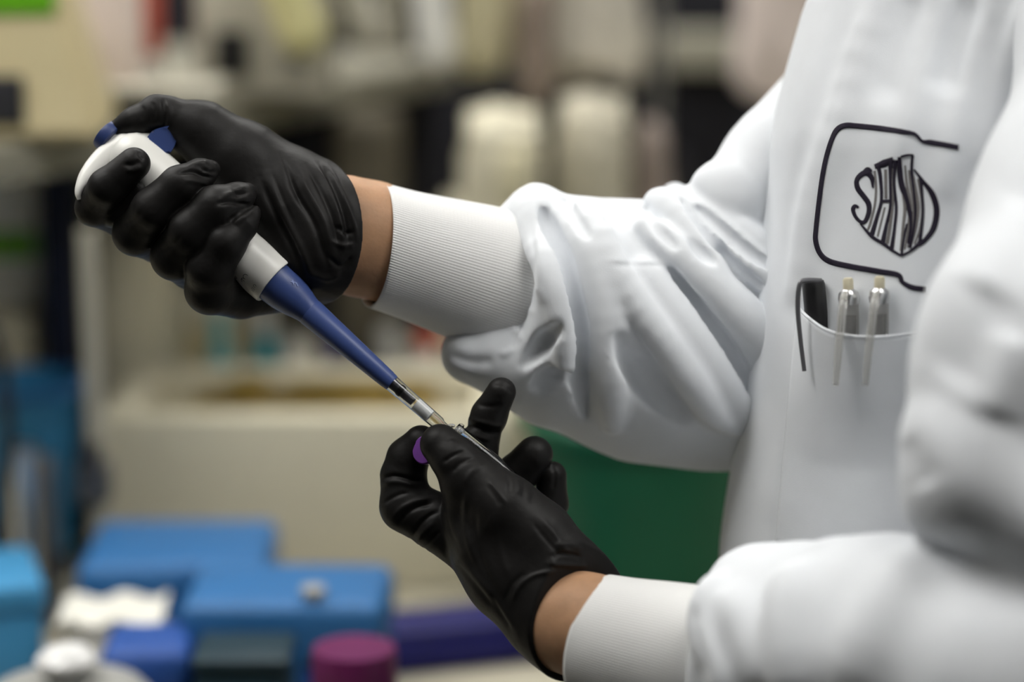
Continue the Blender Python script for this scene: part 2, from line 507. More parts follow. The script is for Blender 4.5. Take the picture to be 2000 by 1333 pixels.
# bench
bn = box_thing('lab_bench', (0.0, 0.9, 0.0), 0, 'long beige laboratory bench behind the two hands', 'bench')
part_box('worktop', (-1.9, 1.9, -0.45, 1.05, BZ - 0.035, BZ), M_top, bn, 0.004)
part_box('side_worktop', (-1.9, -0.02, -0.86, -0.452, BZ - 0.035, BZ), M_top, bn, 0.004)
for x in (-1.42, -0.47, 0.48, 1.43):
    part_box('cabinet', (x - 0.455, x + 0.455, -0.40, 1.0, 0.10, BZ - 0.035), M_cab, bn, 0.004)
part_box('plinth', (-1.85, 1.85, -0.35, 0.95, 0.0, 0.10), M_dark, bn, 0)
for x in (-1.82, -0.10): part_box('leg', (x - 0.025, x + 0.025, -0.83, -0.78, 0, BZ - 0.035), M_cab, bn, 0.003)

# shelf unit running away from the camera on the left
s0 = np.array([X(-40, 0.62, 300), 0.60]); s1 = np.array([X(900, 1.42, 120), 1.42])
sd = (s1 - s0) / np.linalg.norm(s1 - s0); ang = math.atan2(sd[1], sd[0]); slen = np.linalg.norm(s1 - s0)
su = box_thing('shelf_unit', (s0[0], s0[1], BZ), ang, 'grey shelf unit with dark back standing on the bench', 'shelf unit')
SZ = 1.325
part_box('shelf', (-0.05, slen, 0, 0.42, SZ - BZ - 0.035, SZ - BZ), M_shelf, su, 0.004)
part_box('back_panel', (-0.05, slen, 0.40, 0.415, 0.0, SZ - BZ - 0.035), M_navyp, su, 0)
part_box('shelf_shade_block', (0.58, slen, 0.03, 0.395, 1.12 - BZ, SZ - BZ - 0.036), M_dark, su, 0.004)  # added near-black box, stands for the shade under the shelf
for u in (-0.03, slen - 0.03):
    part_box('upright', (u - 0.012, u + 0.012, 0.2, 0.42, 0.0, SZ - BZ - 0.035), M_shelf, su, 0.002)
def on_shelf(u, v): 
    p = s0 + sd * u + np.array([-sd[1], sd[0]]) * v
    return (p[0], p[1], SZ + 0.001)

# added black block standing in for the dark gap behind centre and right
dk = box_thing('dark_gap_block', (0.25, 1.80, BZ), 0, 'added black block for the dark gap behind the pale instruments', 'cabinet')
part_box('gap_block_body', (-0.8, 0.85, -0.04, 0.06, 0.0, 0.62), M_dark, dk, 0.004)
part_box('grey_ledge', (X(1270, 1.72, 100) - 0.25, X(1475, 1.72, 100) - 0.25, -0.10, -0.04, Z(135, 1.72, 1380) - BZ, Z(62, 1.72, 1380) - BZ), M_shelf, dk, 0.006)
for zz in (0.2, 0.55):
    part_box('gap_block_handle', (X(1340, 1.5, 200) - 0.25, X(1340, 1.5, 200) - 0.235, -0.06, -0.04, zz - 0.05, zz + 0.05), M_dkgrey, dk, 0.002)

# foam box with a brass tray in it
fy = 0.74; fx0, fx1 = X(192, fy, 1000), X(1000, fy, 1000); fz = Z(815, fy)
fb = box_thing('foam_box', ((fx0 + fx1) / 2, fy, BZ), 0, 'large open cream foam box behind the lower hand', 'box')
hw = (fx1 - fx0) / 2; fh = fz - BZ
part_box('front_wall', (-hw, hw, 0, 0.032, 0, fh), M_cream, fb, 0.007)
part_box('back_wall', (-hw, hw, 0.178, 0.21, 0, fh), M_cream, fb, 0.007)
part_box('side_wall', (-hw, -hw + 0.034, 0.03, 0.18, 0, fh), M_cream, fb, 0.007)
part_box('side_wall', (hw - 0.034, hw, 0.03, 0.18, 0, fh), M_cream, fb, 0.007)
part_box('bottom', (-hw + 0.03, hw - 0.03, 0.03, 0.18, 0, 0.097), M_cream, fb, 0)
tx0, tx1 = X(375, fy + .1, 770), X(860, fy + .1, 770)
tr = box_thing('brass_tray', ((tx0 + tx1) / 2, fy + 0.105, BZ + 0.098), 0, 'golden metal tray lying inside the foam box', 'tray')
tw = (tx1 - tx0) / 2
part_box('tray_base', (-tw, tw, -0.065, 0.065, 0, 0.048), M_gold, tr, 0.006)
part_box('raised_block', (-tw * 0.72, -tw * 0.40, -0.03, 0.045, 0.048, 0.064), M_gold, tr, 0.006)
part_box('raised_block', (-tw * 0.25, tw * 0.9, -0.02, 0.05, 0.048, 0.058), M_gold, tr, 0.006)
# jars standing behind the foam box
def bottle(name, px, y, r, ztop, body_m, cap_m, label, cat='bottle', z0=BZ, neck=0.55, group=None, n=36, band=None):
    x = X(px, y, 650); h = ztop - z0
    t = box_thing(name, (x, y, z0), 0, label, cat, group)
    part_lathe('body', [(0, 0), (r * 0.92, 0), (r, r * 0.1), (r, h * 0.74), (r * 0.92, h * 0.80), (r * neck, h * 0.86), (r * neck, h * 0.9), (0, h * 0.9)], body_m, t, n)
    part_lathe('cap', [(0, h * 0.875), (r * neck * 1.15, h * 0.875), (r * neck * 1.15, h * 0.985), (r * neck * 1.02, h), (0, h)], cap_m, t, n)
    if band: part_lathe('label_band', [(r * 1.004, h * band[0]), (r * 1.012, h * band[0]), (r * 1.012, h * band[1]), (r * 1.004, h * band[1])], band[2], t, n, cap=False)
    return t
bottle('bottle', 428, 1.00, 0.012, 1.115, M_teal, M_teal, 'slim teal bottle standing nearest the cream canister', group='teal bottles')
bottle('bottle', 516, 1.02, 0.013, 1.115, M_teal, M_bottle, 'teal bottle with white cap below the pipetting hand', group='teal bottles')
bottle('bottle', 570, 1.00, 0.012, 1.09, M_bottle, M_bottle, 'small white bottle beside the teal bottles')
bottle('bottle', 648, 1.00, 0.017, 1.09, M_navy, M_navy, 'short dark blue bottle behind the pipette shaft')
bottle('bottle', 835, 1.00, 0.016, 1.10, M_bottle, M_red, 'small white bottle with red cap under the cuff')
bottle('bottle', 760, 1.00, 0.018, 1.10, M_haze, M_haze, 'milky bottle beside the one with a red cap')
def canister(px, y, r, ztop, m, label, z0=BZ):
    t = box_thing('canister', (X(px, y, 650), y, z0), 0, label, 'canister', None); h = ztop - z0
    part_lathe('body', [(0, 0), (r * 0.95, 0), (r, 0.006), (r, h * 0.86), (0, h * 0.86)], m, t)
    part_lathe('lid', [(0, h * 0.86), (r * 1.04, h * 0.86), (r * 1.04, h * 0.97), (r * 0.98, h), (0, h)], M_cream, t)
canister(245, 1.03, 0.055, 1.24, M_cream, 'cream canister beside the metal stand')
canister(395, 1.14, 0.045, 1.11, M_beige, 'beige canister below the gripping fingers')
canister(30, 0.96, 0.042, Z(600, 0.96, 30), M_cream, 'cream canister under the bottle with green label')
# bottle with green label on top of that canister
bz = Z(600, 0.96, 30)
t = box_thing('wash_bottle', (X(26, 0.96, 470), 0.96, bz), 0, 'white bottle with green label standing on a cream canister', 'bottle')
bh = Z(338, 0.96, 30) - bz
part_box('body', (-0.032, 0.032, -0.025, 0.025, 0, bh), M_bottle, t, 0.012, 4)
part_box('label_band', (-0.0325, 0.026, -0.0258, 0.0, bh * 0.40, bh * 0.60), M_green, t, 0.001)

# metal stand on the left with clamp
sx, sy = X(180, 0.67, 700), 0.67
t = box_thing('lab_stand', (sx, sy, BZ), 0, 'grey metal stand with vertical rod at the left', 'stand')
part_box('base', (-0.03, 0.018, -0.03, 0.04, 0, 0.012), M_wire, t, 0.003)
part_lathe('rod', [(0, 0.012), (0.0075, 0.012), (0.0075, 0.33), (0, 0.332)], M_greyin, t, 16)
part_box('clamp', (-0.016, 0.012, -0.014, 0.014, 0.10, 0.135), M_wire, t, 0.004)
part_lathe('knob', [(0, 0), (0.009, 0), (0.009, 0.014), (0, 0.015)], M_dkgrey, t, 16, (0.0, -0.02, 0.14))
# dark metal motor block on the stand's left
t = box_thing('motor_block', (X(56, 0.66, 1000), 0.665, BZ), 0.1, 'dark grey motor block beside the metal stand', 'motor')
part_box('housing', (-0.024, 0.020, -0.03, 0.03, 0, Z(905, 0.66, 100) - BZ), M_wire, t, 0.006)
part_lathe('cooling_ring', [(0.028, 0.035), (0.031, 0.037), (0.031, 0.05), (0.028, 0.052)], M_dkgrey, t, 24, cap=False)
part_lathe('spindle', [(0, 0.02), (0.012, 0.02), (0.012, 0.16), (0, 0.162)], M_steel, t, 16, (0.0, -0.042, 0.0))
# blue bag-like box behind it
t = box_thing('blue_basin', (X(40, 0.80, 830), 0.80, BZ), 0.1, 'blue basin at the left behind the black cable', 'basin')
zb = Z(745, 0.80, 40) - BZ
part_lathe('bowl', [(0, 0), (0.040, 0), (0.046, zb * 0.5), (0.054, zb - 0.004), (0.057, zb), (0.052, zb), (0.043, zb * 0.5), (0.036, 0.006), (0, 0.006)], M_ltblue, t, 40)
part_lathe('rim', [(0.053, zb - 0.006), (0.060, zb - 0.006), (0.060, zb + 0.002), (0.053, zb + 0.002), (0.053, zb - 0.006)], M_tipblue, t, 40, cap=False)
# black cable hanging down the left edge
bm = bmesh.new()
add_tube(bm, [at(-60, 560, 0.60), at(-5, 660, 0.58), at(12, 760, 0.57), at(18, 880, 0.56), at(8, 980, 0.56), at(-10, 1080, 0.57), at(-30, 1180, 0.60)], 0.0045, 10, 8)
tag(bm_obj('power_cable', bm, M_black, None), 'black cable hanging at the left edge', 'cable')

# tip boxes
def tip_box(cx, y, ztop, wd, dp, rz, m1, m2, label, z0=BZ, lidfrac=0.45, group='blue tip boxes'):
    t = box_thing('tip_box', (cx, y, z0), rz, label, 'box', group); h = ztop - z0
    part_box('base', (-wd / 2, wd / 2, -dp / 2, dp / 2, 0, h * (1 - lidfrac)), m2, t, 0.006, 3)
    lid = part_box('lid', (-wd / 2 - 0.002, wd / 2 + 0.002, -dp / 2 - 0.002, dp / 2 + 0.002, h * (1 - lidfrac) + 0.0015, h), m1, t, 0.010, 3)
    part_box('latch', (-0.014, 0.014, -dp / 2 - 0.006, -dp / 2 - 0.001, h * 0.40, h * 0.66), m1, t, 0.002)
yA = 0.555; zA = Z(1105, 0.49, 350)
tip_box(X(352, yA, 1050), yA, zA, X(530, yA, 1050) - X(178, yA, 1050), 0.13, 0.02, M_tipblue, M_tipblue2, 'blue tip box farthest back before the foam box')
yB = 0.42; zB = Z(1185, 0.365, 560)
tip_box(X(566, yB, 1180), yB, zB, X(757, yB, 1150) - X(376, yB, 1150), 0.105, -0.03, M_tipblue, M_tipblue2, 'blue tip box with a small white stopper on it')
yE = 0.355
tip_box(X(292, yE, 1300), yE, Z(1275, 0.32, 292), X(378, yE, 1300) - X(215, yE, 1300), 0.07, 0.05, M_tipblue2, M_tipblue2, 'low blue tip box in front of the pale box')
# small white cap standing on box B
t = box_thing('bottle_stopper', (X(622, yB, 1205), yB - 0.040, zB), 0, 'small white stopper lying on a blue tip box', 'stopper', None)
part_lathe('skirt', [(0, 0), (0.006, 0), (0.006, 0.005), (0, 0.005)], M_haze, t, 20)
part_lathe('flange', [(0, 0.005), (0.009, 0.005), (0.009, 0.009), (0.007, 0.010), (0, 0.010)], M_haze, t, 20)
# tilted light blue box at the left
e1 = np.array([0.296, -0.955]); e2 = np.array([-0.955, -0.296])
zt_ = Z(1150, 0.42, 142); ap = atz(58, 1063, zt_)[:2]; ce = ap + e1 * 0.055 + e2 * 0.055
t = box_thing('pipette_rack', (ce[0], ce[1], BZ), math.atan2(e1[1], e1[0]), 'light blue rack turned cornerwise at the left edge', 'rack')
zc = zt_ - BZ
part_box('body', (-0.052, 0.052, -0.052, 0.052, 0, zc * 0.8), M_ltblue, t, 0.004)
part_box('top_tray', (-0.055, 0.055, -0.055, 0.055, zc * 0.8 + 0.001, zc), M_ltblue, t, 0.004)
# pale rack / folded wipes
t = box_thing('wipes_box', (X(228, 0.44, 1200), 0.44, BZ), 0.06, 'pale white box with ragged tissue edge among the blue boxes', 'box')
zw = Z(1195, 0.42, 200) - BZ
part_box('carton', (-0.036, 0.034, -0.030, 0.030, 0, zw * 0.9), M_paper, t, 0.004)
bm = bmesh.new()
g = [[bm.verts.new((-0.042 + 0.078 * i / 12, -0.034 + 0.068 * j / 8, zw * 0.9 + 0.003 + 0.002 * random.random() + 0.003 * math.sin(i * 1.1))) for i in range(13)] for j in range(9)]
for j in range(8):
    for i in range(12): bm.faces.new((g[j][i], g[j][i + 1], g[j + 1][i + 1], g[j + 1][i]))
o = bm_obj('tissue', bm, M_paper, t, world_space=False); md = o.modifiers.new('t', 'SOLIDIFY'); md.thickness = 0.001
# milky bowl with round lid knob, bottom left
t = box_thing('milky_jar', (X(120, 0.30, 1330), 0.385, BZ), 0, 'milky round jar with shiny domed lid, bottom left', 'jar')
t.location = (X(132, 0.25, 1330), 0.25, BZ)
zj = Z(1325, 0.25, 118) - BZ
part_lathe('jar_body', [(0, 0), (0.05, 0), (0.056, 0.01), (0.058, zj * 0.7), (0, zj * 0.7)], M_haze, t, 48)
part_lathe('jar_lid', [(0.0595, zj * 0.62), (0.062, zj * 0.66), (0.061, zj * 0.80), (0.050, zj * 0.93), (0.030, zj), (0, zj)], M_haze, t, 48, cap=False)
part_lathe('lid_knob', [(0.010, zj - 0.002), (0.010, zj + 0.004), (0.019, zj + 0.008), (0.021, zj + 0.014), (0.014, zj + 0.021), (0, zj + 0.024)], mat('glossy_milky', (0.8, 0.8, 0.79), 0.12, 0.6, vary=0), t, 32)
# bottle with magenta cap
ym = 0.26; zm = Z(1266, ym, 692); rm = (X(776, ym, 1290) - X(609, ym, 1290)) / 2
t = box_thing('bottle', (X(692, ym, 1290), ym, BZ), 0, 'bottle with wide magenta screw cap, bottom centre', 'bottle')
part_lathe('body', [(0, 0), (rm * 0.98, 0), (rm, 0.004), (rm, (zm - BZ) - 0.05), (rm * 0.9, (zm - BZ) - 0.042), (rm * 0.85, zm - BZ - 0.03), (0, zm - BZ - 0.03)], M_haze, t, 40)
part_lathe('screw_cap', [(0, zm - BZ - 0.036), (rm * 0.96, zm - BZ - 0.036), (rm * 1.0, zm - BZ - 0.034), (rm, zm - BZ - 0.003), (rm * 0.96, zm - BZ), (0, zm - BZ)], M_magenta, t, 48)
# navy rack lying diagonally right of it
yn = 0.53; xa, xb = X(590, yn, 1300), X(1075, yn + 0.06, 1200)
t = box_thing('tube_rack', ((xa + xb) / 2, yn + 0.03, BZ), math.atan2(0.06, xb - xa), 'long navy blue rack lying on the bench', 'rack')
ln = (xb - xa); zn = Z(1230, yn, 800) - BZ
part_box('rack_body', (-ln / 2, ln / 2, -0.035, 0.035, 0, zn * 0.75), M_navy, t, 0.006, 3)
part_box('rack_top', (-ln / 2 + 0.005, ln / 2 - 0.005, -0.03, 0.03, zn * 0.75, zn), M_navy, t, 0.008, 3)
# dark green container between
t = box_thing('ice_tub', (X(480, 0.33, 1300), 0.325, BZ), 0, 'dark teal tub between the tip box and the magenta cap', 'tub')
zt = Z(1275, 0.31, 480) - BZ
part_box('tub_body', (-0.032, 0.032, -0.03, 0.03, 0, zt - 0.01), M_dkgreen, t, 0.006)
part_box('tub_lid', (-0.034, 0.034, -0.032, 0.032, zt - 0.009, zt), M_dkgreen, t, 0.004)

# green bucket behind the lower wrist
yg = 0.60; xg0, xg1 = X(1012, yg, 900), X(1530, yg, 900); rg_ = (xg1 - xg0) / 2; zg = Z(760, yg - 0.05, 1200)
t = box_thing('bucket', ((xg0 + xg1) / 2, yg + 0.0, BZ), 0, 'round dark green bucket behind the lower wrist', 'bucket')
t.location.y = 0.72; t.location.x += 0.006
hb = Z(798, 0.72, 1012) - BZ
part_lathe('bucket_wall', [(0, 0), (rg_ * 0.78, 0), (rg_ * 0.80, 0.01), (rg_ * 0.985, hb - 0.012), (rg_ * 0.955, hb - 0.012), (rg_ * 0.77, 0.01), (0, 0.01)], M_greenpl, t, 64)
part_lathe('bucket_rim', [(rg_ * 0.95, hb - 0.014), (rg_ * 1.03, hb - 0.014), (rg_ * 1.035, hb - 0.002), (rg_ * 1.0, hb + 0.002), (rg_ * 0.95, hb - 0.002), (rg_ * 0.95, hb - 0.014)], M_greenpl, t, 64, cap=False)

# ---- on the shelf
u0 = 0.05
t = box_thing('heating_block', (0,0,0), ang - math.pi / 2 + 0.35, 'beige instrument with green sticker at the top left', 'instrument')
t.location = (X(40, 0.66, 150), 0.70, SZ + 0.001)
bm = bmesh.new()
wb = X(190, 0.66, 270) - X(40, 0.66, 270); wt = X(108, 0.66, 0) - X(40, 0.66, 0); hi = 0.155
vs = [bm.verts.new(p) for p in ((-0.11, -0.045, 0), (wb, -0.045, 0), (wb, 0.1, 0), (-0.11, 0.1, 0), (-0.11, -0.02, hi), (wt * 0.75, -0.02, hi), (wt * 0.75, 0.09, hi), (-0.11, 0.09, hi))]
for f in ((0, 1, 2, 3), (4, 5, 6, 7), (0, 1, 5, 4), (1, 2, 6, 5), (2, 3, 7, 6), (3, 0, 4, 7)): bm.faces.new([vs[i] for i in f])
bmesh.ops.bevel(bm, geom=bm.edges[:], offset=0.006, segments=2, affect='EDGES')
bm_obj('housing', bm, M_beige, t, world_space=False)
t.rotation_euler.z = 0.06
part_box('display', (-0.06, 0.0, -0.047, -0.038, 0.012, 0.052), M_dkgrey, t, 0.002)
o = part_box('sticker', (-0.06, 0.026, -0.0325, -0.028, 0.100, 0.128), M_green, t, 0.001)
def carton(px0, px1, y, ztop, m, label, name='carton', cat='box', dp=0.06, z0=SZ, rz=0.0, extra=None):
    x0, x1 = X(px0, y, 80), X(px1, y, 80)
    t = box_thing(name, ((x0 + x1) / 2, y, z0 + 0.001), rz, label, cat)
    w = (x1 - x0) / 2
    part_box('body', (-w, w, 0, dp, 0, (ztop - z0) * 0.85), m, t, 0.004)
    part_box('lid', (-w * 1.03, w * 1.03, -0.002, dp + 0.002, (ztop - z0) * 0.85, ztop - z0), m, t, 0.004)
    return t, w
t, w = carton(150, 262, 0.86, 1.46, M_pink, 'pale carton between beige instrument and red striped bottle')
t, w = carton(196, 420, 0.80, 1.352, M_greyin, 'flat grey drawer box with a dark slot', 'drawer_box', 'box', 0.09)
part_box('slot', (-w * 0.75, w * 0.1, -0.004, 0.002, 0.004, 0.018), M_dark, t, 0.001)
t = bottle('bottle', 300, 0.99, 0.017, 1.50, M_bottle, M_bottle, 'white bottle with a red stripe on the shelf', z0=SZ + 0.001, band=(0.22, 0.62, M_red))
t, w = carton(385, 640, 0.98, 1.47, M_greyin, 'grey instrument with small black screen on the shelf', 'power_supply', 'instrument', 0.12)
part_box('screen', (-w * 0.75, -w * 0.22, -0.006, 0.002, 0.018, 0.062), M_black, t, 0.003)
part_lathe('dial', [(0, 0), (0.008, 0), (0.008, 0.006), (0, 0.007)], M_dkgrey, t, 20, (w * 0.5, -0.004, 0.03))
# row of hanging tubes and bags in the top middle
def hang(name, pts, r, m, label, cat, cap_m=None):
    P = [np.array(at(*p)) for p in pts]
    t = box_thing(name, tuple(P[-1]), 0, label, cat)
    bm = bmesh.new(); add_tube(bm, P + [P[-1] + (P[-1] - P[-2]) / np.linalg.norm(P[-1] - P[-2]) * r[-1] * 0.7], list(r) + [r[-1] * 0.3], 20, 5)
    bm_obj('body', bm, m, t)
    bm = bmesh.new(); d = (P[0] - P[1]) / np.linalg.norm(P[0] - P[1]); add_tube(bm, [P[0] - d * 0.004, P[0] + d * 0.02], r[0] * 1.12, 20)
    bm_obj('cap', bm, cap_m or m, t)
    return t
hang('squeeze_bottle', [(545, -60, 0.92), (570, 10, 0.92), (598, 78, 0.92)], [0.021, 0.021, 0.021], M_yellow, 'pale yellow squeeze bottle leaning on the shelf', 'bottle')
hang('dispenser_tube', [(660, -70, 1.02), (695, 10, 1.02), (725, 75, 1.02)], [0.018, 0.018, 0.016], M_greyin, 'grey dispenser tube next to the pale yellow bottle', 'tube')
hang('dispenser_tube', [(835, -80, 1.08), (845, 20, 1.08), (855, 112, 1.08)], [0.019, 0.019, 0.019], M_bottle, 'bright white dispenser tube with rounded end', 'tube')
hang('dispenser_tube', [(945, -80, 1.15), (945, 30, 1.15), (935, 120, 1.15)], [0.026, 0.027, 0.024], mat('pale_cream_plastic', srgb(214, 206, 170), 0.5, 0.4, vary=0.04), 'pale cream dispenser tube beside the bright white one', 'tube')
hang('dispenser_tube', [(770, -80, 1.12), (765, 20, 1.12), (770, 85, 1.12)], [0.012, 0.012, 0.012], M_greyin, 'thin grey dispenser tube between two thicker ones', 'tube')
# rail that carries them
bm = bmesh.new(); pa, pb = at(380, -90, 0.98), at(1300, -90, 1.14)
add_tube(bm, [pa + np.array([0, 0.03, 0]), pb + np.array([0, 0.03, 0])], 0.006, 12)
rail = tag(empty('drying_rail', (pa[0], pa[1] + 0.03, SZ + 0.001)), 'steel rail with pale tubes hanging before the shelf', 'rail')
bm_obj('bar', bm, M_steel, rail)
for q, zb_ in ((pa, SZ + 0.001), (pb, BZ)):
    bm = bmesh.new(); add_tube(bm, [(q[0], q[1] + 0.03, zb_), (q[0], q[1] + 0.03, q[2])], 0.006, 12); bm_obj('post', bm, M_steel, rail)
# bags hanging at the centre
def bag(px0, px1, py0, py1, y, th, label, m=None, seed=0):
    a, b = at(px0, py0, y), at(px1, py1, y)
    t = box_thing('plastic_bag', ((a[0] + b[0]) / 2, y, min(a[2], b[2])), 0, label, 'bag')
    r = random.Random(seed); w = abs(b[0] - a[0]) / 2; h = abs(a[2] - b[2])
    bm = bmesh.new(); bmesh.ops.create_icosphere(bm, subdivisions=4, radius=1.0)
    ph = [r.uniform(0, 6.28) for _ in range(6)]
    for v in bm.verts:
        c = v.co.normalized(); f = 1 + 0.07 * math.sin(4 * c.x + 3 * c.z + ph[0]) + 0.05 * math.sin(9 * c.z + 5 * c.x + ph[1]) + 0.04 * math.sin(11 * c.y + 7 * c.x + ph[2])
        s = lambda q: math.copysign(abs(q) ** 0.6, q)
        v.co = Vector((s(c.x) * w * f, s(c.y) * th * f, h / 2 + s(c.z) * h / 2 * f))
    bm_obj('bag_body', bm, m or M_bag, t, world_space=False)
    bm = bmesh.new(); add_tube(bm, [(-w * 0.7, 0, h * 0.98), (0, 0, h * 1.02), (w * 0.7, 0, h * 0.98)], 0.004, 8, 4); bm_obj('sealed_top', bm, M_paper, t, world_space=False)
    return t
bag(985, 1265, -130, 165, 1.20, 0.05, 'large pale plastic bag hanging at top centre', mat('bag_pale', srgb(222, 216, 202), 0.4, 0.5, vary=0.15, scale=14), 1)
bag(1020, 1078, -60, 205, 1.12, 0.016, 'narrow brownish plastic bag before the large pale one', mat('bag_brown', srgb(150, 134, 122), 0.5, 0.5, vary=0.25, scale=18), 2)
bag(1440, 1600, -120, 200, 1.35, 0.03, 'pinkish paper bag hanging behind the raised sleeve', mat('bag_pink', srgb(228, 214, 206), 0.6, 0.3, vary=0.12, scale=10), 3)
# pale instruments at the centre standing on the bench
def instrument(px0, px1, ptop, y, m, label, dp=0.12, name='instrument'):
    x0, x1 = X(px0, y, 300), X(px1, y, 300); zt = Z(ptop, y, (px0 + px1) / 2) - BZ; w = (x1 - x0) / 2
    t = box_thing(name, ((x0 + x1) / 2, y, BZ), 0, label, 'instrument')
    part_box('base', (-w * 1.04, w * 1.04, -0.01, dp, 0, zt * 0.35), m, t, 0.01, 3)
    part_box('head', (-w, w, 0, dp, zt * 0.35, zt), m, t, min(w * 0.5, 0.028), 4)
    return t, w, zt
PALE = mat('pale_wrap', srgb(212, 206, 182), 0.5, 0.4, vary=0.16, scale=16, bump=0.5, bscale=30, bdist=0.006)
PALE2 = mat('greyish_wrap', srgb(196, 190, 170), 0.5, 0.4, vary=0.2, scale=18, bump=0.5, bscale=30, bdist=0.006)
PALE3 = mat('pinkish_wrap', srgb(170, 156, 148), 0.5, 0.4, vary=0.2, scale=18, bump=0.5, bscale=30, bdist=0.006)
def bundle(px0, px1, ptop, y, th, label, m, seed, lobes):
    x0, x1 = X(px0, y, 300), X(px1, y, 300); zt = Z(ptop, y, (px0 + px1) / 2) - BZ; w = (x1 - x0) / 2
    t = box_thing('wrapped_instrument', ((x0 + x1) / 2, y, BZ), 0, label, 'instrument')
    for nm, cx, cz, rx, rz in lobes:
        bm = bmesh.new(); bmesh.ops.create_icosphere(bm, subdivisions=4, radius=1.0); r = random.Random(seed + int(cx * 100) + int(cz * 1000)); ph = [r.uniform(0, 6.28) for _ in range(4)]
        for v in bm.verts:
            c = v.co.normalized(); s_ = lambda q: math.copysign(abs(q) ** 0.62, q)
            f = 1 + 0.05 * math.sin(5 * c.x + 4 * c.z + ph[0]) + 0.04 * math.sin(10 * c.x + ph[1]) + 0.03 * math.sin(13 * c.z + 6 * c.y + ph[2])
            v.co = Vector((cx * w + s_(c.x) * rx * w * f, s_(c.y) * th * f, max(0.001, cz * zt + s_(c.z) * rz * zt * f)))
        bm_obj(nm, bm, m, t, world_space=False)
    return t, w, zt
t, w, zt = bundle(850, 1085, 195, 1.02, 0.06, 'rounded pale wrapped instrument behind the far cuff', PALE, 5, [('base', -0.05, 0.40, 0.95, 0.40), ('head', 0.12, 0.80, 0.72, 0.19)])
part_box('front_plate', (w * 0.1, w * 0.55, -0.072, -0.05, zt * 0.78, zt * 0.90), mat('pale_yellow_plate', srgb(222, 214, 180), 0.4, 0.4, vary=0.03), t, 0.006)
bundle(1075, 1255, 178, 1.10, 0.05, 'greyish wrapped instrument beside the rounded pale one', PALE2, 9, [('base', 0.0, 0.38, 0.9, 0.38), ('head', -0.08, 0.80, 0.86, 0.20)])
bundle(1230, 1318, 238, 1.16, 0.035, 'narrow pinkish grey wrapped instrument next to the dark gap', PALE3, 12, [('base', 0.0, 0.45, 0.95, 0.45), ('head', -0.05, 0.90, 0.7, 0.10)])
# dim instrument under the shelf behind the pipetting wrist
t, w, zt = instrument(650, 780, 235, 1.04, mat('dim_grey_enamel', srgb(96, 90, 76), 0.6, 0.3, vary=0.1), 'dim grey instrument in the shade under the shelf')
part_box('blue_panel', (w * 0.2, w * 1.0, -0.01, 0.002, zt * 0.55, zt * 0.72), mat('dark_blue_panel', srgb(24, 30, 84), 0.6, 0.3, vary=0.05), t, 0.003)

# dark binder standing beside the cream canister
t = box_thing('binder', (X(112, 0.90, 500), 0.90, BZ), 0, 'dark navy binder standing upright at the left', 'binder')
hz = Z(292, 0.90, 112) - BZ
part_box('spine', (-0.014, 0.014, -0.004, 0, 0, hz), M_navyp, t, 0.001)
part_box('cover', (-0.014, -0.011, 0.0, 0.07, 0, hz), M_navyp, t, 0.001)
part_box('cover', (0.011, 0.014, 0.0, 0.07, 0, hz), M_navyp, t, 0.001)
part_box('pages', (-0.010, 0.010, 0.002, 0.066, 0.004, hz - 0.006), M_paper, t, 0)
# ------------------------------------------------------------------ the person
person = empty('person', (0.34, 0.07, 0.0))
tag(person, 'person in white lab coat and black gloves working a pipette', 'person')

# --- right hand glove (upper, holding the pipette)
rg_palm = union([
    (chain([(640, 452, 3.2, 120), (560, 400, 3.2, 108), (470, 318, 2.9, 78), (395, 258, 2.6, 54), (330, 226, 2.2, 36)], 1.0), 0),
    (chain([(330, 226, 2.2, 36), (306, 221, 2.0, 33), (262, 238, 1.8, 26), (226, 251, 1.9, 17)], 0.5), 0.3),
    (chain([(640, 470, 3.6, 118), (540, 490, 4.2, 92), (470, 500, 4.8, 80)], 1.0), 1.2),
    (chain([(650, 455, 3.4, 124), (760, 480, 4.4, 124)], 0.5, 0.9), 0.9),
    (chain([(345, 420, 5.4, 55), (420, 470, 5.8, 60), (500, 545, 5.2, 55)], 0.8), 1.2),
    (chain([(400, 420, 5.6, 70), (560, 440, 4.6, 110)], 0.8), 1.2),
    (chain([(600, 500, 2.4, 82), (560, 540, 3.2, 62), (500, 560, 3.8, 52)], 0.8), 0.9),
])
rg_index = chain([(330, 415, 5.2, 46), (240, 420, 3.2, 43), (184, 406, 1.2, 36), (210, 366, -0.2, 37), (262, 320, -0.5, 32)], 0.25)
rg_middle = chain([(390, 455, 5.2, 46), (310, 470, 3.0, 44), (264, 456, 0.8, 43), (300, 408, -0.7, 42), (352, 362, -0.9, 39), (392, 340, -0.4, 30), (412, 332, 0.0, 19)], 0.25)
rg_ring = chain([(440, 505, 5.0, 46), (375, 520, 2.6, 46), (340, 502, 0.4, 45), (374, 452, -0.9, 46), (424, 406, -1.1, 44), (466, 386, -0.6, 30), (484, 376, -0.2, 18)], 0.25)
rg_pinky = chain([(545, 566, 4.2, 46), (470, 572, 2.4, 50), (410, 566, 0.5, 48), (410, 524, -0.6, 46), (440, 474, -1.1, 41), (474, 438, -0.9, 30), (492, 420, -0.6, 15), (499, 412, -0.5, 8)], 0.25)
rg = union([(rg_palm, 0), (rg_index, 0.12), (chain([(225, 412, 1.4, 34), (268, 374, 0.8, 27)]), 0.1), (rg_middle, 0.1), (rg_ring, 0.1), (rg_pinky, 0.12)])
rg = cut(rg, L(638, 452, 3.3), (1.0, -0.02, 0.74), 0.12)
FRONT = (-4, 0.9); BACKW = (-1.2, 6)
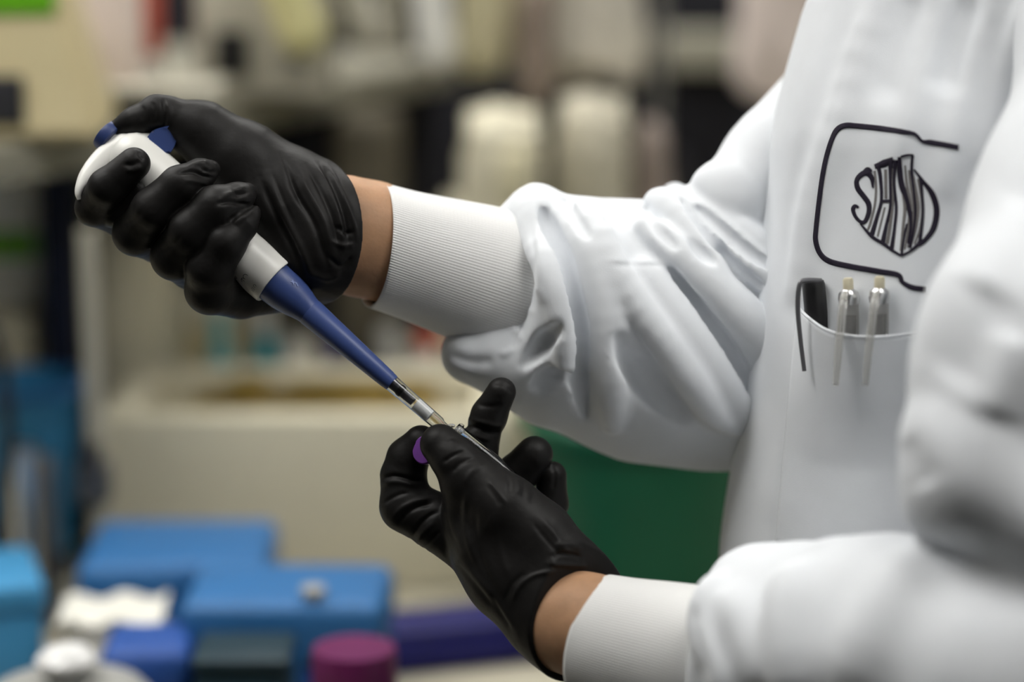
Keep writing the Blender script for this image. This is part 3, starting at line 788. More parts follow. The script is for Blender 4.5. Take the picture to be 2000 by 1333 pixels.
rg_specs = [
    # thumb joint creases
    ([(298, 196), (302, 215), (296, 240)], -0.06, 5, 6), ([(318, 190), (322, 215), (319, 245)], -0.10, 5, 5), ([(326, 195), (330, 225), (326, 250)], 0.05, 6, 6),
    ([(276, 205), (281, 220), (276, 236)], -0.04, 4, 5),
    # long drape folds over the heel of the thumb
    ([(508, 345), (530, 400), (565, 470), (600, 545)], -0.14, 7, 9, BACKW), ([(522, 338), (555, 420), (590, 490), (615, 560)], 0.10, 9, 9, BACKW),
    ([(560, 330), (580, 380), (615, 440), (640, 520)], -0.13, 6, 9, BACKW), ([(575, 318), (600, 370), (632, 430), (650, 500)], 0.09, 8, 9, BACKW),
    ([(598, 322), (625, 370), (650, 430), (662, 490)], -0.12, 6, 7, BACKW),
    ([(625, 318), (650, 365), (672, 420), (682, 480)], -0.14, 6, 6, BACKW), ([(612, 316), (640, 362), (662, 420), (672, 480)], 0.10, 6, 7, BACKW),
    ([(640, 322), (662, 365), (686, 420), (698, 470)], 0.10, 6, 5, BACKW),
    ([(655, 440), (675, 455), (692, 452)], -0.10, 5, 6), ([(640, 500), (665, 520), (690, 500)], -0.08, 6, 6), ([(646, 470), (668, 480), (694, 478)], 0.07, 6, 6),
    ([(600, 530), (640, 545), (670, 530)], 0.08, 8, 8), ([(530, 330), (548, 380), (575, 440)], -0.05, 5, 6, BACKW), ([(480, 345), (500, 400), (520, 450)], 0.05, 9, 9, BACKW),
    ([(545, 300), (566, 340), (590, 400)], -0.06, 5, 5, BACKW),
    # fingertip creases
    ([(240, 322), (258, 322), (276, 314)], -0.07, 6, 5, FRONT), ([(246, 334), (264, 332), (280, 324)], 0.06, 5, 6, FRONT),
    ([(270, 296), (274, 306), (282, 312)], -0.05, 4, 4, FRONT),
    ([(345, 340), (375, 335), (398, 344), (422, 348)], -0.12, 5, 6, FRONT), ([(362, 328), (385, 320), (410, 316)], 0.07, 7, 6, FRONT), ([(392, 330), (410, 336), (425, 336)], -0.08, 5, 5, FRONT),
    ([(360, 352), (390, 356), (410, 362)], 0.06, 6, 6, FRONT),
    ([(420, 400), (445, 394), (470, 398), (492, 400)], -0.11, 5, 6, FRONT), ([(430, 386), (455, 376), (480, 364)], 0.07, 7, 6, FRONT), ([(450, 372), (465, 380), (486, 376)], -0.07, 4, 5, FRONT),
    ([(455, 440), (475, 425), (496, 410)], 0.06, 5, 6, FRONT), ([(446, 432), (468, 418), (486, 408)], -0.06, 5, 5, FRONT),
    # knuckle wrinkles
    ([(240, 440), (262, 430), (280, 412)], -0.03, 6, 6, FRONT), ([(312, 492), (340, 478), (356, 458)], -0.03, 6, 6, FRONT),
]
glove_r, RV, RF = skin_mesh('glove', rg, 0.075, M_glove, person, rg_specs, (0.018, 1.6, 3), 2, 1.3, 0.8)
glove_r['label'] = 'wrinkled black glove gripping the pipette'

# --- left hand glove (lower, pinching the small tube)
lg_palm = union([
    (chain([(925, 1068, 0.4, 58), (985, 1130, -0.9, 66), (1068, 1205, -2.2, 76), (1120, 1240, -3.0, 90)], 1.2), 0),
    (chain([(925, 936, -1.6, 45), (990, 996, -2.1, 60), (1050, 1050, -2.2, 66), (1105, 1130, -2.4, 78), (1150, 1180, -3.2, 88)], 1.0), 1.4),
    (chain([(980, 1040, 0.4, 66), (1040, 1090, 0.2, 74), (1110, 1180, -1.0, 86), (1150, 1215, -2.0, 92)], 1.0), 1.4),
    (chain([(915, 1010, -0.7, 42), (950, 1060, -1.2, 58), (1010, 1120, -1.7, 72), (1080, 1180, -2.2, 80)], 0.8), 1.2),
    (chain([(1130, 1216, -2.8, 106), (1250, 1250, -5.0, 112)], 0.5, 0.85), 1.0),
])
lg_thumb = union([(chain([(990, 996, -2.1, 58), (925, 938, -1.6, 50), (888, 898, -1.3, 45), (860, 868, -1.0, 40)], 0.3), 0), (chain([(905, 952, -1.3, 44), (915, 1020, -0.5, 50)], 0.3), 0.6)])
lg_index = chain([(925, 1066, 0.4, 60), (858, 1022, 0.7, 56), (794, 988, 1.0, 52), (788, 930, 1.1, 44), (797, 895, 1.0, 41), (822, 864, 0.6, 33)], 0.2)
lg_middle = chain([(985, 1030, 1.2, 50), (936, 950, 1.9, 40), (938, 862, 1.5, 35), (955, 812, 1.1, 34), (979, 766, 0.6, 29)], 0.3)
lg_ring = chain([(1020, 1030, 1.6, 50), (975, 975, 2.4, 42), (1008, 928, 2.3, 40), (1044, 888, 1.7, 36)], 0.25)
lg_pinky = chain([(1050, 1060, 1.6, 45), (1060, 1010, 2.8, 34), (1076, 985, 2.8, 33), (1078, 930, 2.4, 29)], 0.25)
lg = union([(lg_palm, 0), (lg_thumb, 0.5), (lg_index, 0.15), (lg_middle, 0.12), (lg_ring, 0.1), (lg_pinky, 0.1)])
lg = cut(lg, L(1128, 1214, -2.9), (1.0, -0.28, -1.40), 0.12)
lg_specs = [
    # index joints
    ([(742, 936), (770, 930), (810, 938), (832, 934)], -0.10, 5, 5), ([(744, 946), (775, 942), (815, 950)], 0.06, 6, 6),
    ([(746, 985), (775, 968), (800, 962)], -0.07, 5, 5), ([(772, 1030), (790, 1005), (815, 990), (850, 982)], -0.10, 5, 7), ([(764, 1016), (784, 994), (812, 980), (850, 972)], 0.06, 6, 5),
    ([(800, 1058), (815, 1030), (838, 1008), (860, 998)], -0.08, 5, 7), ([(812, 1066), (828, 1040), (852, 1018)], 0.05, 6, 6),
    ([(826, 1080), (842, 1055), (862, 1036)], -0.05, 5, 6),
    # line between the thumb web and the index finger
    ([(866, 965), (868, 1000), (880, 1040), (895, 1075)], -0.04, 5, 7),
    # thumb
    ([(862, 905), (885, 890), (910, 880)], -0.07, 4, 6), ([(880, 925), (900, 905), (930, 892)], -0.06, 5, 6), ([(868, 862), (884, 856), (898, 862)], -0.03, 5, 5),
    ([(905, 950), (920, 925), (950, 905)], 0.04, 7, 7), ([(955, 938), (972, 960), (990, 985)], 0.05, 4, 5), ([(948, 945), (962, 965), (978, 990)], -0.03, 5, 5),
    ([(990, 925), (996, 945), (992, 965)], -0.06, 4, 5), ([(1006, 932), (1012, 950), (1008, 968)], 0.05, 5, 5), ([(1020, 938), (1024, 955), (1020, 975)], -0.05, 4, 5), ([(1042, 948), (1042, 965), (1036, 985)], -0.04, 5, 5),
    # tendon and drape lines on the back of the hand
    ([(915, 950), (908, 1000), (915, 1060), (935, 1110)], 0.05, 8, 8), ([(930, 990), (930, 1050), (950, 1120), (985, 1180)], -0.04, 7, 8), ([(960, 1000), (975, 1070), (1000, 1140)], 0.04, 10, 10),
    ([(900, 1090), (940, 1140), (985, 1195), (1010, 1240)], 0.06, 8, 8), ([(885, 1095), (925, 1140), (968, 1192)], -0.05, 6, 7),
    ([(1050, 1010), (1080, 1040), (1110, 1080), (1150, 1100)], 0.06, 8, 8), ([(1040, 1020), (1070, 1058), (1100, 1090)], -0.05, 6, 7),
    ([(1075, 1088), (1105, 1082), (1140, 1092)], -0.14, 6, 7), ([(1070, 1102), (1105, 1104), (1150, 1106)], 0.10, 7, 6), ([(1080, 1068), (1110, 1064), (1140, 1076)], 0.06, 7, 7),
    ([(1000, 1180), (1012, 1150), (1040, 1126), (1090, 1114)], 0.07, 5, 6), ([(985, 1180), (998, 1145), (1030, 1115)], -0.05, 6, 7),
    ([(955, 1150), (975, 1190), (1000, 1235)], -0.05, 6, 7),
    # middle finger
    ([(893, 828), (925, 834), (960, 846), (985, 842)], -0.10, 5, 6), ([(905, 816), (935, 824), (970, 832), (990, 828)], 0.06, 6, 6), ([(930, 790), (960, 795), (985, 790)], -0.04, 6, 6),
    ([(960, 748), (985, 752), (1005, 772)], -0.04, 5, 5), ([(900, 840), (930, 852), (965, 862)], 0.05, 6, 6),
    ([(1076, 905), (1084, 930), (1080, 960)], -0.04, 5, 5),
]
glove_l, LV, LF = skin_mesh('glove', lg, 0.075, M_glove, person, lg_specs, (0.016, 1.7, 3), 2, 1.3, 0.8)
glove_l['label'] = 'black glove pinching the small tube'

# --- body: torso, upper arms and bare wrists, one skin
def wv(p): return L(*p)
body_f = union([
    (chain([(560, 440, 3.6, 78), (660, 456, 3.4, 114), (720, 469, 3.9, 116), (765, 487, 4.4, 106), (860, 516, 5.2, 100), (1100, 590, 8.0, 112), (1430, 640, 11.5, 120)], 0.25, 0.82), 0),
    (chain([(1430, 640, 11.5, 120), (1540, 380, 11.5, 95), (1700, 180, 13.5, 100), (1900, -80, 13, 110)], 0.3), 0.5),
    (chain([(1040, 1150, -2.2, 58), (1110, 1214, -2.9, 101), (1150, 1224, -3.6, 105), (1250, 1252, -5.2, 98), (1500, 1290, -9.6, 112), (2000, 1345, -18, 90)], 0.25, 0.82), 1.0),
    (chain([(2000, 1345, -18, 90), (2060, 1000, -19, 80), (2110, 700, -17, 120), (2240, 100, -9.5, 170)], 0.5), 0.5),
    (chain([(2000, -150, 6, 330), (1990, 300, 6, 400), (1960, 900, 7, 380), (1960, 1500, 9, 380), (1960, 2500, 14, 330)], 3.0, 0.75), 2.0),
    (chain([(1940, -300, 5, 200), (1900, -560, 4, 175)], 2.0), 4.0),
])
body, BV, BF = skin_mesh('body', body_f, 0.35, M_skin, person, (), (0.03, 1.1, 2))
body['label'] = 'bare lower forearms between gloves and cuffs'

# --- lab coat
coat_b = union([
    (chain([(2010, -330, 8, 300), (2035, 0, 7, 415), (2000, 350, 6, 470), (1960, 700, 6.5, 470), (1920, 1100, 8, 480), (1900, 1700, 10, 500), (1890, 3000, 16, 600)], 4.0, 0.88), 0),
    (chain([(2260, 60, -8, 230), (1990, -160, 5, 240), (1830, -60, 14, 200)], 3.0), 4.0),
])
def CR(pts, sink=0.6): return ridge(coat_b, pts, sink)
coat_f = union([
    (coat_b, 0),
    (CR([(1752, -30, 34), (1690, 110, 34), (1632, 280, 32), (1592, 420, 28), (1566, 560, 22)], 0.7), 1.2),
    (CR([(1852, -30, 30), (1820, 100, 30), (1790, 220, 24), (1765, 300, 14)], 0.7), 1.0),
    (CR([(1965, -20, 36), (1915, 120, 34), (1880, 240, 28), (1850, 360, 14)], 0.6), 1.0),
    (CR([(2010, 40, 30), (1960, 180, 28), (1925, 300, 20)], 0.6), 0.8),
])
coat_specs = [
    ([(1556, 540), (1546, 680), (1532, 820), (1512, 1075)], 0.30, 50, 42),
    ([(1690, -40), (1630, 150), (1570, 330), (1540, 480), (1515, 700), (1480, 1000)], -0.30, 40, 40),
    ([(1604, -40), (1575, 200), (1535, 430), (1495, 700), (1430, 1050)], 0.25, 30, 30),
    ([(1800, -40), (1752, 100), (1715, 220)], -0.35, 32, 36),
    ([(1905, -30), (1862, 90), (1840, 200)], -0.45, 30, 30),
    ([(1660, 560), (1640, 750), (1600, 950)], 0.12, 60, 60),
]
coat, CV, CF = skin_mesh('lab_coat', coat_f, 0.28, M_coat, person, coat_specs, (0.10, 0.35, 2), 3)
coat['label'] = 'white cotton lab coat with breast pocket'

# far sleeve
sr_main = cut(chain([(985, 560, 5.2, 148), (1040, 585, 6.0, 172), (1130, 612, 7.2, 205), (1270, 648, 8.8, 240), (1420, 655, 10.5, 250), (1580, 640, 12.5, 245)], 2.2, 0.8), L(1012, 564, 6.0), (-1.0, 0.16, -0.30), 0.8)
sr_b = union([
    (sr_main, 0),
    (chain([(918, 692, 5.4, 58), (985, 690, 5.8, 84), (1060, 700, 6.8, 120)], 0.8), 1.4),
])
def SR(pts, sink=0.35): return ridge(sr_b, pts, sink)
sr_u = union([
    (sr_b, 0),
    (chain([(1000, 432, 6.2, 34), (1046, 424, 6.2, 62), (1084, 436, 6.8, 58)], 0.5), 0.6),
    (chain([(1140, 436, 7.0, 44), (1200, 452, 8.0, 46), (1260, 462, 9.0, 46)], 0.5), 0.7),
    (SR([(1046, 420, 40), (1052, 470, 32), (1070, 530, 30), (1088, 590, 28), (1100, 660, 26), (1102, 735, 18)], 0.0), 0.4),
    (SR([(1120, 420, 30), (1158, 500, 40), (1184, 585, 42), (1196, 680, 40), (1196, 760, 36), (1198, 830, 18)], 0.3), 0.5),
    (SR([(1165, 440, 26), (1197, 520, 30), (1248, 602, 32), (1308, 680, 34), (1356, 750, 36), (1396, 808, 28), (1440, 840, 14)], -0.3), 0.4),
    (SR([(1255, 530, 28), (1300, 596, 38), (1346, 664, 44), (1396, 734, 44), (1450, 800, 36)], 0.4), 0.4),
    (SR([(1262, 446, 30), (1330, 500, 36), (1400, 566, 40), (1466, 634, 44), (1530, 700, 44)], -0.1), 0.3),
    (SR([(1286, 398, 30), (1312, 412, 36), (1350, 462, 28), (1390, 520, 26), (1410, 548, 20)], -0.6), 0.25),
    (SR([(1318, 386, 30), (1366, 420, 30), (1424, 474, 32), (1500, 540, 36)], -0.7), 0.25),
    (SR([(1362, 388, 30), (1420, 440, 32), (1500, 498, 34)], -0.7), 0.25),
])
def SC(pts, sink=0.0): return ridge(sr_u, pts, sink)
sr_f = carve(sr_u, [
    (SC([(1062, 416, 12), (1078, 460, 18), (1098, 515, 20), (1117, 590, 21), (1130, 660, 22), (1134, 750, 20), (1142, 810, 8)], 1.0), 0.15),
    (SC([(1026, 712, 10), (1056, 676, 20), (1090, 640, 10)], 0.3), 0.25), (SC([(1052, 752, 12), (1082, 742, 26), (1108, 752, 10)], 0.2), 0.4),
    (SC([(1212, 664, 12), (1234, 706, 26), (1276, 760, 30), (1330, 816, 14)], 0.2), 0.5),
    (SC([(1314, 526, 9), (1358, 592, 17), (1406, 662, 20), (1456, 744, 19), (1490, 800, 10)], 0.9), 0.12),
    (SC([(1334, 392, 8), (1374, 450, 12), (1412, 496, 13), (1484, 556, 10)], 0.8), 0.12), (SC([(1350, 470, 6), (1370, 494, 11), (1394, 512, 7)], 0.3), 0.15),
    (SC([(1362, 408, 8), (1400, 440, 11), (1450, 484, 12), (1500, 520, 10)], 0.8), 0.12),
    (SC([(1106, 392, 9), (1122, 420, 12), (1146, 460, 8)], 0.2), 0.25), (SC([(1262, 408, 8), (1286, 446, 11), (1316, 480, 8)], 0.2), 0.25),
])
sr_f = union([(sr_f, 0), (chain([(1440, 386, 7.0, 88), (1530, 332, 8.8, 125), (1690, 180, 13.5, 140), (1880, -40, 14.0, 140)], 0.6), 0.15), (chain([(1388, 366, 6.6, 36), (1432, 402, 6.2, 48), (1510, 446, 6.8, 56)], 0.3), 0.7)])
sr_specs = [
    ([(1036, 425), (1040, 500), (1028, 590), (1000, 690)], -0.16, 8, 9), ([(1050, 440), (1056, 520), (1044, 600), (1016, 680)], 0.10, 9, 9),
    ([(870, 690), (920, 708), (970, 705)], -0.15, 12, 12),
    ([(1000, 640), (1012, 650), (1020, 668)], 0.10, 6, 6), ([(975, 690), (990, 690), (1004, 680)], 0.10, 6, 6), ([(1044, 560), (1056, 575), (1060, 596)], 0.08, 8, 8), ([(1020, 610), (1036, 606), (1046, 616)], 0.08, 6, 6),
    ([(1185, 516), (1250, 518), (1306, 518)], -0.06, 4, 5), ([(1185, 510), (1250, 512), (1306, 511)], 0.03, 5, 4),
]
sleeve_r, SRV, SRF = skin_mesh('sleeve', sr_f, 0.15, M_coat, coat, sr_specs, (0.05, 0.5, 2), 3)

# near sleeve
sl_b = union([
    (cut(chain([(1395, 1292, -7.0, 154), (1450, 1280, -8.2, 178), (1560, 1276, -10.5, 200), (1740, 1290, -14.5, 232), (1960, 1335, -18.5, 262)], 1.5, 0.85), L(1392, 1286, -7.4), (-1.0, 0.15, 0.45), 0.7), 0),
    (chain([(1960, 1335, -18.5, 262), (2200, 1250, -19, 260)], 2.0, 0.85), 1.0),
])
def SL(pts, sink=0.4): return ridge(sl_b, pts, sink)
sl_f = union([
    (sl_b, 0),
    (chain([(1425, 1172, -8.4, 62), (1480, 1148, -9.0, 76), (1570, 1136, -10.5, 68)], 0.8), 0.9),
    (chain([(1640, 1118, -12.5, 66), (1730, 1124, -14.0, 68)], 0.8), 1.0),
    (SL([(1392, 1150, 30), (1376, 1210, 34), (1400, 1280, 40), (1440, 1345, 44)], 0.3), 0.6),
    (SL([(1440, 1190, 40), (1470, 1240, 46), (1500, 1300, 52)], 0.6), 0.9),
    (SL([(1555, 1150, 50), (1548, 1220, 52), (1560, 1310, 56)], 0.6), 1.0),
    (SL([(1770, 1130, 44), (1735, 1200, 54), (1690, 1290, 60)], 0.5), 1.8),
    (chain([(1930, 880, -19.5, 175), (2040, 700, -18, 240), (2170, 420, -14, 255), (2270, 120, -9, 260), (2200, -40, -4, 250)], 2.0, 0.9), 0.8),
    (chain([(1825, 990, -18.5, 58), (1900, 950, -20.5, 92), (2040, 1000, -21, 122), (2150, 1090, -20, 160)], 1.5), 1.6),
])
sl_specs = [
    ([(1360, 1170), (1352, 1215), (1362, 1270), (1380, 1345)], -0.25, 14, 14),
    ([(1960, 330), (1880, 470), (1810, 640), (1770, 800)], 0.2, 30, 40), ([(1960, 560), (1900, 680), (1850, 760)], -0.30, 60, 60), ([(1990, 640), (1960, 740), (1930, 830)], 0.4, 50, 50),
    ([(1750, 860), (1790, 920), (1810, 960)], -0.3, 34, 34), ([(2000, 380), (1950, 480), (1900, 580)], 0.2, 40, 40),
]
sleeve_l, SLV, SLF = skin_mesh('sleeve', sl_f, 0.22, M_coat, coat, sl_specs, (0.06, 0.4, 2), 4)

# knit cuffs: open ribbed tubes round the wrists
def knit_cuff(rows, tilt0, sw):
    """rows: (px, py, w, r px) along the arm; each row is a ring across it; the first rows roll inwards"""
    Q = catmull([np.concatenate([L(*r[:3]), [rad(r[3], r[2])]]) for r in rows], 10)
    c = Q[:, :3]; rr = Q[:, 3]; n = 128
    dirs = np.gradient(c, axis=0); dirs /= np.linalg.norm(dirs, axis=1, keepdims=True)
    if tilt0 is not None:
        t = np.asarray(tilt0, float); t /= np.linalg.norm(t)
        for i in range(len(dirs)):
            k = max(0, 1 - i / (len(dirs) * 0.7)); d = dirs[i] * (1 - k) + t * k; dirs[i] = d / np.linalg.norm(d)
    rings = []
    lead = [(-0.24, 0.35), (-0.20, 0.12), (-0.10, 0.02), (-0.03, 0.0)]
    for i in range(len(c)):
        d = dirs[i]; u = np.cross(d, [0, 0, -1.0]); u /= np.linalg.norm(u); v = np.cross(u, d)
        offs = [(dr, dz) for dr, dz in lead] if i == 0 else []
        for dr, dz in offs + [(0, 0)]:
            a = np.linspace(0, 2 * np.pi, n, endpoint=False)
            R = rr[i] + dr
            rings.append(c[i] + d * dz + (np.cos(a)[:, None] * u + np.sin(a)[:, None] * v * sw) * R)
    V = np.concatenate(rings); F = []
    m = len(rings)
    for i in range(m - 1):
        a = np.arange(n); b = (a + 1) % n
        F.append(np.stack([i * n + a, i * n + b, (i + 1) * n + b, (i + 1) * n + a], 1))
    F = np.concatenate(F)
    o = np_obj('knit_cuff', to_world(V), F, M_knit, coat)
    me = o.data; uvl = me.uv_layers.new(name='uv')
    li = np.empty(len(me.loops), np.int32); me.loops.foreach_get('vertex_index', li)
    U = (li % n) / n; Vv = (li // n) / (m - 1)
    fid = np.repeat(np.arange(len(F)), 4); wrap = (fid % n == n - 1) & (li % n == 0); U = np.where(wrap, 1.0, U)
    uvl.data.foreach_set('uv', np.stack([U, Vv], 1).astype(np.float32).ravel())
    return o
cuff_r = knit_cuff([(733, 479, 3.9, 123), (800, 499, 4.6, 125), (880, 522, 5.3, 133), (960, 545, 6.0, 140), (1030, 566, 6.6, 138), (1060, 574, 7.0, 120)], (1.0, -0.10, 0.40), 0.84)
cuff_l = knit_cuff([(1160, 1240, -3.4, 122), (1220, 1255, -4.6, 128), (1300, 1272, -6.0, 136), (1370, 1286, -7.2, 140), (1420, 1292, -8.0, 130)], (1.0, -0.30, -0.62), 0.86)

# shared surface for everything sewn on the coat front
bvh = BVHTree.FromPolygons([Vector(v) for v in to_world(CV)], CF.tolist())
def on_coat(px, py, lift=0.0):
    """point of the coat front seen at this pixel, lifted off the cloth along the view by `lift` cm"""
    o = Vector(CAMLOC); d = Vector(FWD + (px - 1000) / FPX * RIGHT + (666.5 - py) / FPX * UP).normalized()
    h = bvh.ray_cast(o, d)
    p = h[0] if h[0] is not None else o + d * 1.32
    return p - d * (lift / 100.0)
def ribbon(bm, poly, width, lift=0.06, n=6, smooth=True):
    Q = catmull(poly, n) if (smooth and len(poly) > 2) else np.asarray(poly, float)
    ws = width if hasattr(width, '__len__') else [width] * len(poly)
    wi = 1.2 * np.interp(np.linspace(0, 1, len(Q)), np.linspace(0, 1, len(ws)), ws)
    T = np.gradient(Q, axis=0); T /= np.maximum(np.linalg.norm(T, axis=1, keepdims=True), 1e-6)
    Nn = np.stack([-T[:, 1], T[:, 0]], 1)
    rows = []
    for q, nn, w in zip(Q, Nn, wi):
        rows.append([bm.verts.new(on_coat(*(q + nn * w * a), lift * l)) for a, l in ((-0.5, 0.15), (-0.3, 1), (0.3, 1), (0.5, 0.15))])
    for a, b in zip(rows, rows[1:]):
        for k in range(3): bm.faces.new((a[k], a[k + 1], b[k + 1], b[k]))
def Z2(pts): return [(1560 + x / 3.509, 220 + y / 3.509) for x, y in pts]
bm = bmesh.new()
ribbon(bm, Z2([(1095, 240), (1000, 222), (900, 205), (845, 196), (795, 148), (700, 130), (550, 108), (400, 92), (320, 88), (265, 115), (228, 180), (190, 300), (160, 450), (135, 640), (118, 800), (116, 880), (145, 965), (210, 1020), (350, 1055), (550, 1090), (680, 1115), (712, 1165), (780, 1200), (870, 1212)]), [9, 9.5, 9.5, 5, 6, 9, 9.5, 9, 9, 9, 8, 8, 8, 8, 8, 8.5, 8.5, 9.5, 9.5, 9.5, 9, 7, 9, 9], 0.09)
emb = bm_obj('embroidered_border', bm, M_ink, coat); emb['label'] = 'dark navy embroidered border'
bm = bmesh.new()
K = lambda pts, w, **k: ribbon(bm, Z2(pts), w, 0.07, **k)
K([(508, 515), (500, 450), (470, 415), (430, 425), (398, 465), (405, 520), (445, 575), (478, 625), (480, 685), (455, 745), (425, 750), (390, 715), (372, 665), (385, 640), (410, 650)], [3, 8, 11, 9, 8, 9, 9, 9, 8, 7, 6, 6, 7, 6, 4])     # S
K([(430, 430), (470, 390), (500, 405)], [6, 8, 5])
K([(545, 370), (560, 450), (566, 600), (535, 720), (500, 840)], [7, 6, 5, 6, 8])
K([(628, 330), (628, 480), (628, 640), (600, 770), (575, 892)], [8, 5, 5, 5, 8])
K([(565, 608), (626, 606)], 5)
K([(520, 372), (585, 350), (648, 322)], [8, 13, 9])
K([(420, 760), (500, 850), (580, 900), (640, 945), (702, 982)], [3, 6, 6, 5, 4])
K([(662, 325), (652, 480), (668, 650), (655, 800), (636, 935)], [7, 5, 5, 5, 7])                                         # N
K([(690, 305), (692, 400), (706, 500), (738, 590), (762, 690), (768, 790), (752, 900)], [6, 9, 10, 9, 8, 6, 5])
K([(704, 975), (720, 860), (742, 760)], [4, 4, 3])
K([(700, 303), (745, 292), (785, 292)], [4, 4, 3])
K([(780, 292), (774, 400), (788, 540), (798, 680), (788, 800), (762, 930)], [5, 5, 5, 5, 5, 5])
K([(790, 390), (850, 470), (915, 560), (945, 670), (925, 790), (870, 870), (820, 905)], [3, 6, 10, 10, 10, 8, 9])       # D
K([(820, 905), (765, 950), (702, 982)], [7, 4, 4])
K([(832, 445), (846, 580), (850, 700), (830, 890)], [6, 5, 5, 6])
let = bm_obj('embroidered_letters', bm, M_ink, coat); let['label'] = 'leaf shaped embroidered lettering SAND'
bm = bmesh.new()
K = lambda pts, w, **k: ribbon(bm, Z2(pts), w, 0.04, **k)
for dx, a in ((-22, 0), (14, 0.2), (40, 0.4), (68, 0.6), (98, 0.8)):
    K([(715 + dx, 330 + 160 * a), (725 + dx, 480), (750 + dx, 640), (738 + dx * 1.0, 780), (715 + dx * 0.8, 950 - 60 * a)], [3, 5, 6, 5, 3])
K([(520, 400), (530, 520), (520, 640), (490, 760), (470, 810)], 4)
K([(595, 390), (598, 590)], 5); K([(590, 650), (540, 850)], 3)
K([(640, 380), (642, 600), (625, 780), (606, 900)], 6)
shade = bm_obj('embroidered_shading', bm, M_ink_grey, coat)

# breast pocket: a sewn patch gaping a little at its mouth
def pocket_grid(nu=36, nv=40):
    top = catmull([(1556, 598), (1580, 622), (1612, 644), (1650, 655), (1700, 659), (1760, 655), (1840, 640)], 12)
    bot = catmull([(1514, 1062), (1600, 1068), (1700, 1072), (1840, 1072)], 12)
    ti = np.linspace(0, 1, nu)
    T = np.stack([np.interp(ti, np.linspace(0, 1, len(top)), top[:, k]) for k in (0, 1)], 1)
    B = np.stack([np.interp(ti, np.linspace(0, 1, len(bot)), bot[:, k]) for k in (0, 1)], 1)
    V = []
    for j in range(nv):
        v = j / (nv - 1)
        for i in range(nu):
            q = T[i] * (1 - v) + B[i] * v
            u = i / (nu - 1)
            lift = 0.22 + 1.9 * max(0, 1 - v * 1.6) ** 1.2 * math.sin(math.pi * min(1, u * 1.1 + 0.02)) ** 0.7
            V.append(on_coat(q[0], q[1], lift))
    F = [(j * nu + i, j * nu + i + 1, (j + 1) * nu + i + 1, (j + 1) * nu + i) for j in range(nv - 1) for i in range(nu - 1)]
    return V, F, nu
PVv, PF, nu = pocket_grid()
po = np_obj('breast_pocket', np.array([tuple(v) for v in PVv]), np.array(PF), M_coat, coat)
md = po.modifiers.new('thickness', 'SOLIDIFY'); md.thickness = 0.0009; md.offset = 0
po['label'] = 'open breast pocket holding pens'
bm = bmesh.new(); add_tube(bm, [PVv[i] for i in range(nu)], 0.0009, 8)
hem = bm_obj('pocket_hem', bm, M_coat, coat)
bm = bmesh.new()
add_tube(bm, [PVv[j * nu] for j in range(40)], 0.0006, 6); 
bm_obj('pocket_seam', bm, M_coat, coat)

# trousers and shoes below the coat
tr_base = L(1960, 1500, 9)
def wl(x, y, z):
    d = np.array([x, y, z]) - FOCUS
    return np.array([d @ RIGHT, d @ UP, d @ FWD]) * 100
def w_chain(pts, k=1.0):
    return cm_chain([tuple(wl(*p[:3])) + (p[3] * 100,) for p in pts], k)
M_trous = mat('dark_trousers', srgb(48, 50, 60), 0.85, 0.2, vary=0.08, scale=80)
tf = union([(w_chain([(0.34, 0.12, 0.98, 0.16), (0.34, 0.16, 0.85, 0.12)]), 0), (w_chain([(0.34, 0.06, 0.88, 0.10), (0.33, 0.02, 0.5, 0.075), (0.36, 0.02, 0.09, 0.065)]), 2), (w_chain([(0.34, 0.20, 0.88, 0.10), (0.33, 0.22, 0.5, 0.075), (0.36, 0.22, 0.09, 0.065)]), 2)])
skin_mesh('trousers', tf, 0.9, M_trous, person)
for yy in (0.02, 0.22):
    bm = bmesh.new(); add_lathe(bm, [(0, -0.5), (0.3, -0.45), (0.42, -0.2), (0.36, 0.1), (0.4, 0.35), (0.25, 0.48), (0, 0.5)], 24, Matrix.Translation((0.30, yy, 0.045)) @ Matrix.Diagonal((1, 1, 1, 1)) @ Matrix.Rotation(math.pi / 2, 4, 'Y') @ Matrix.Diagonal((0.10, 0.11, 0.28, 1)))
    bm_obj('shoe', bm, M_black, person)

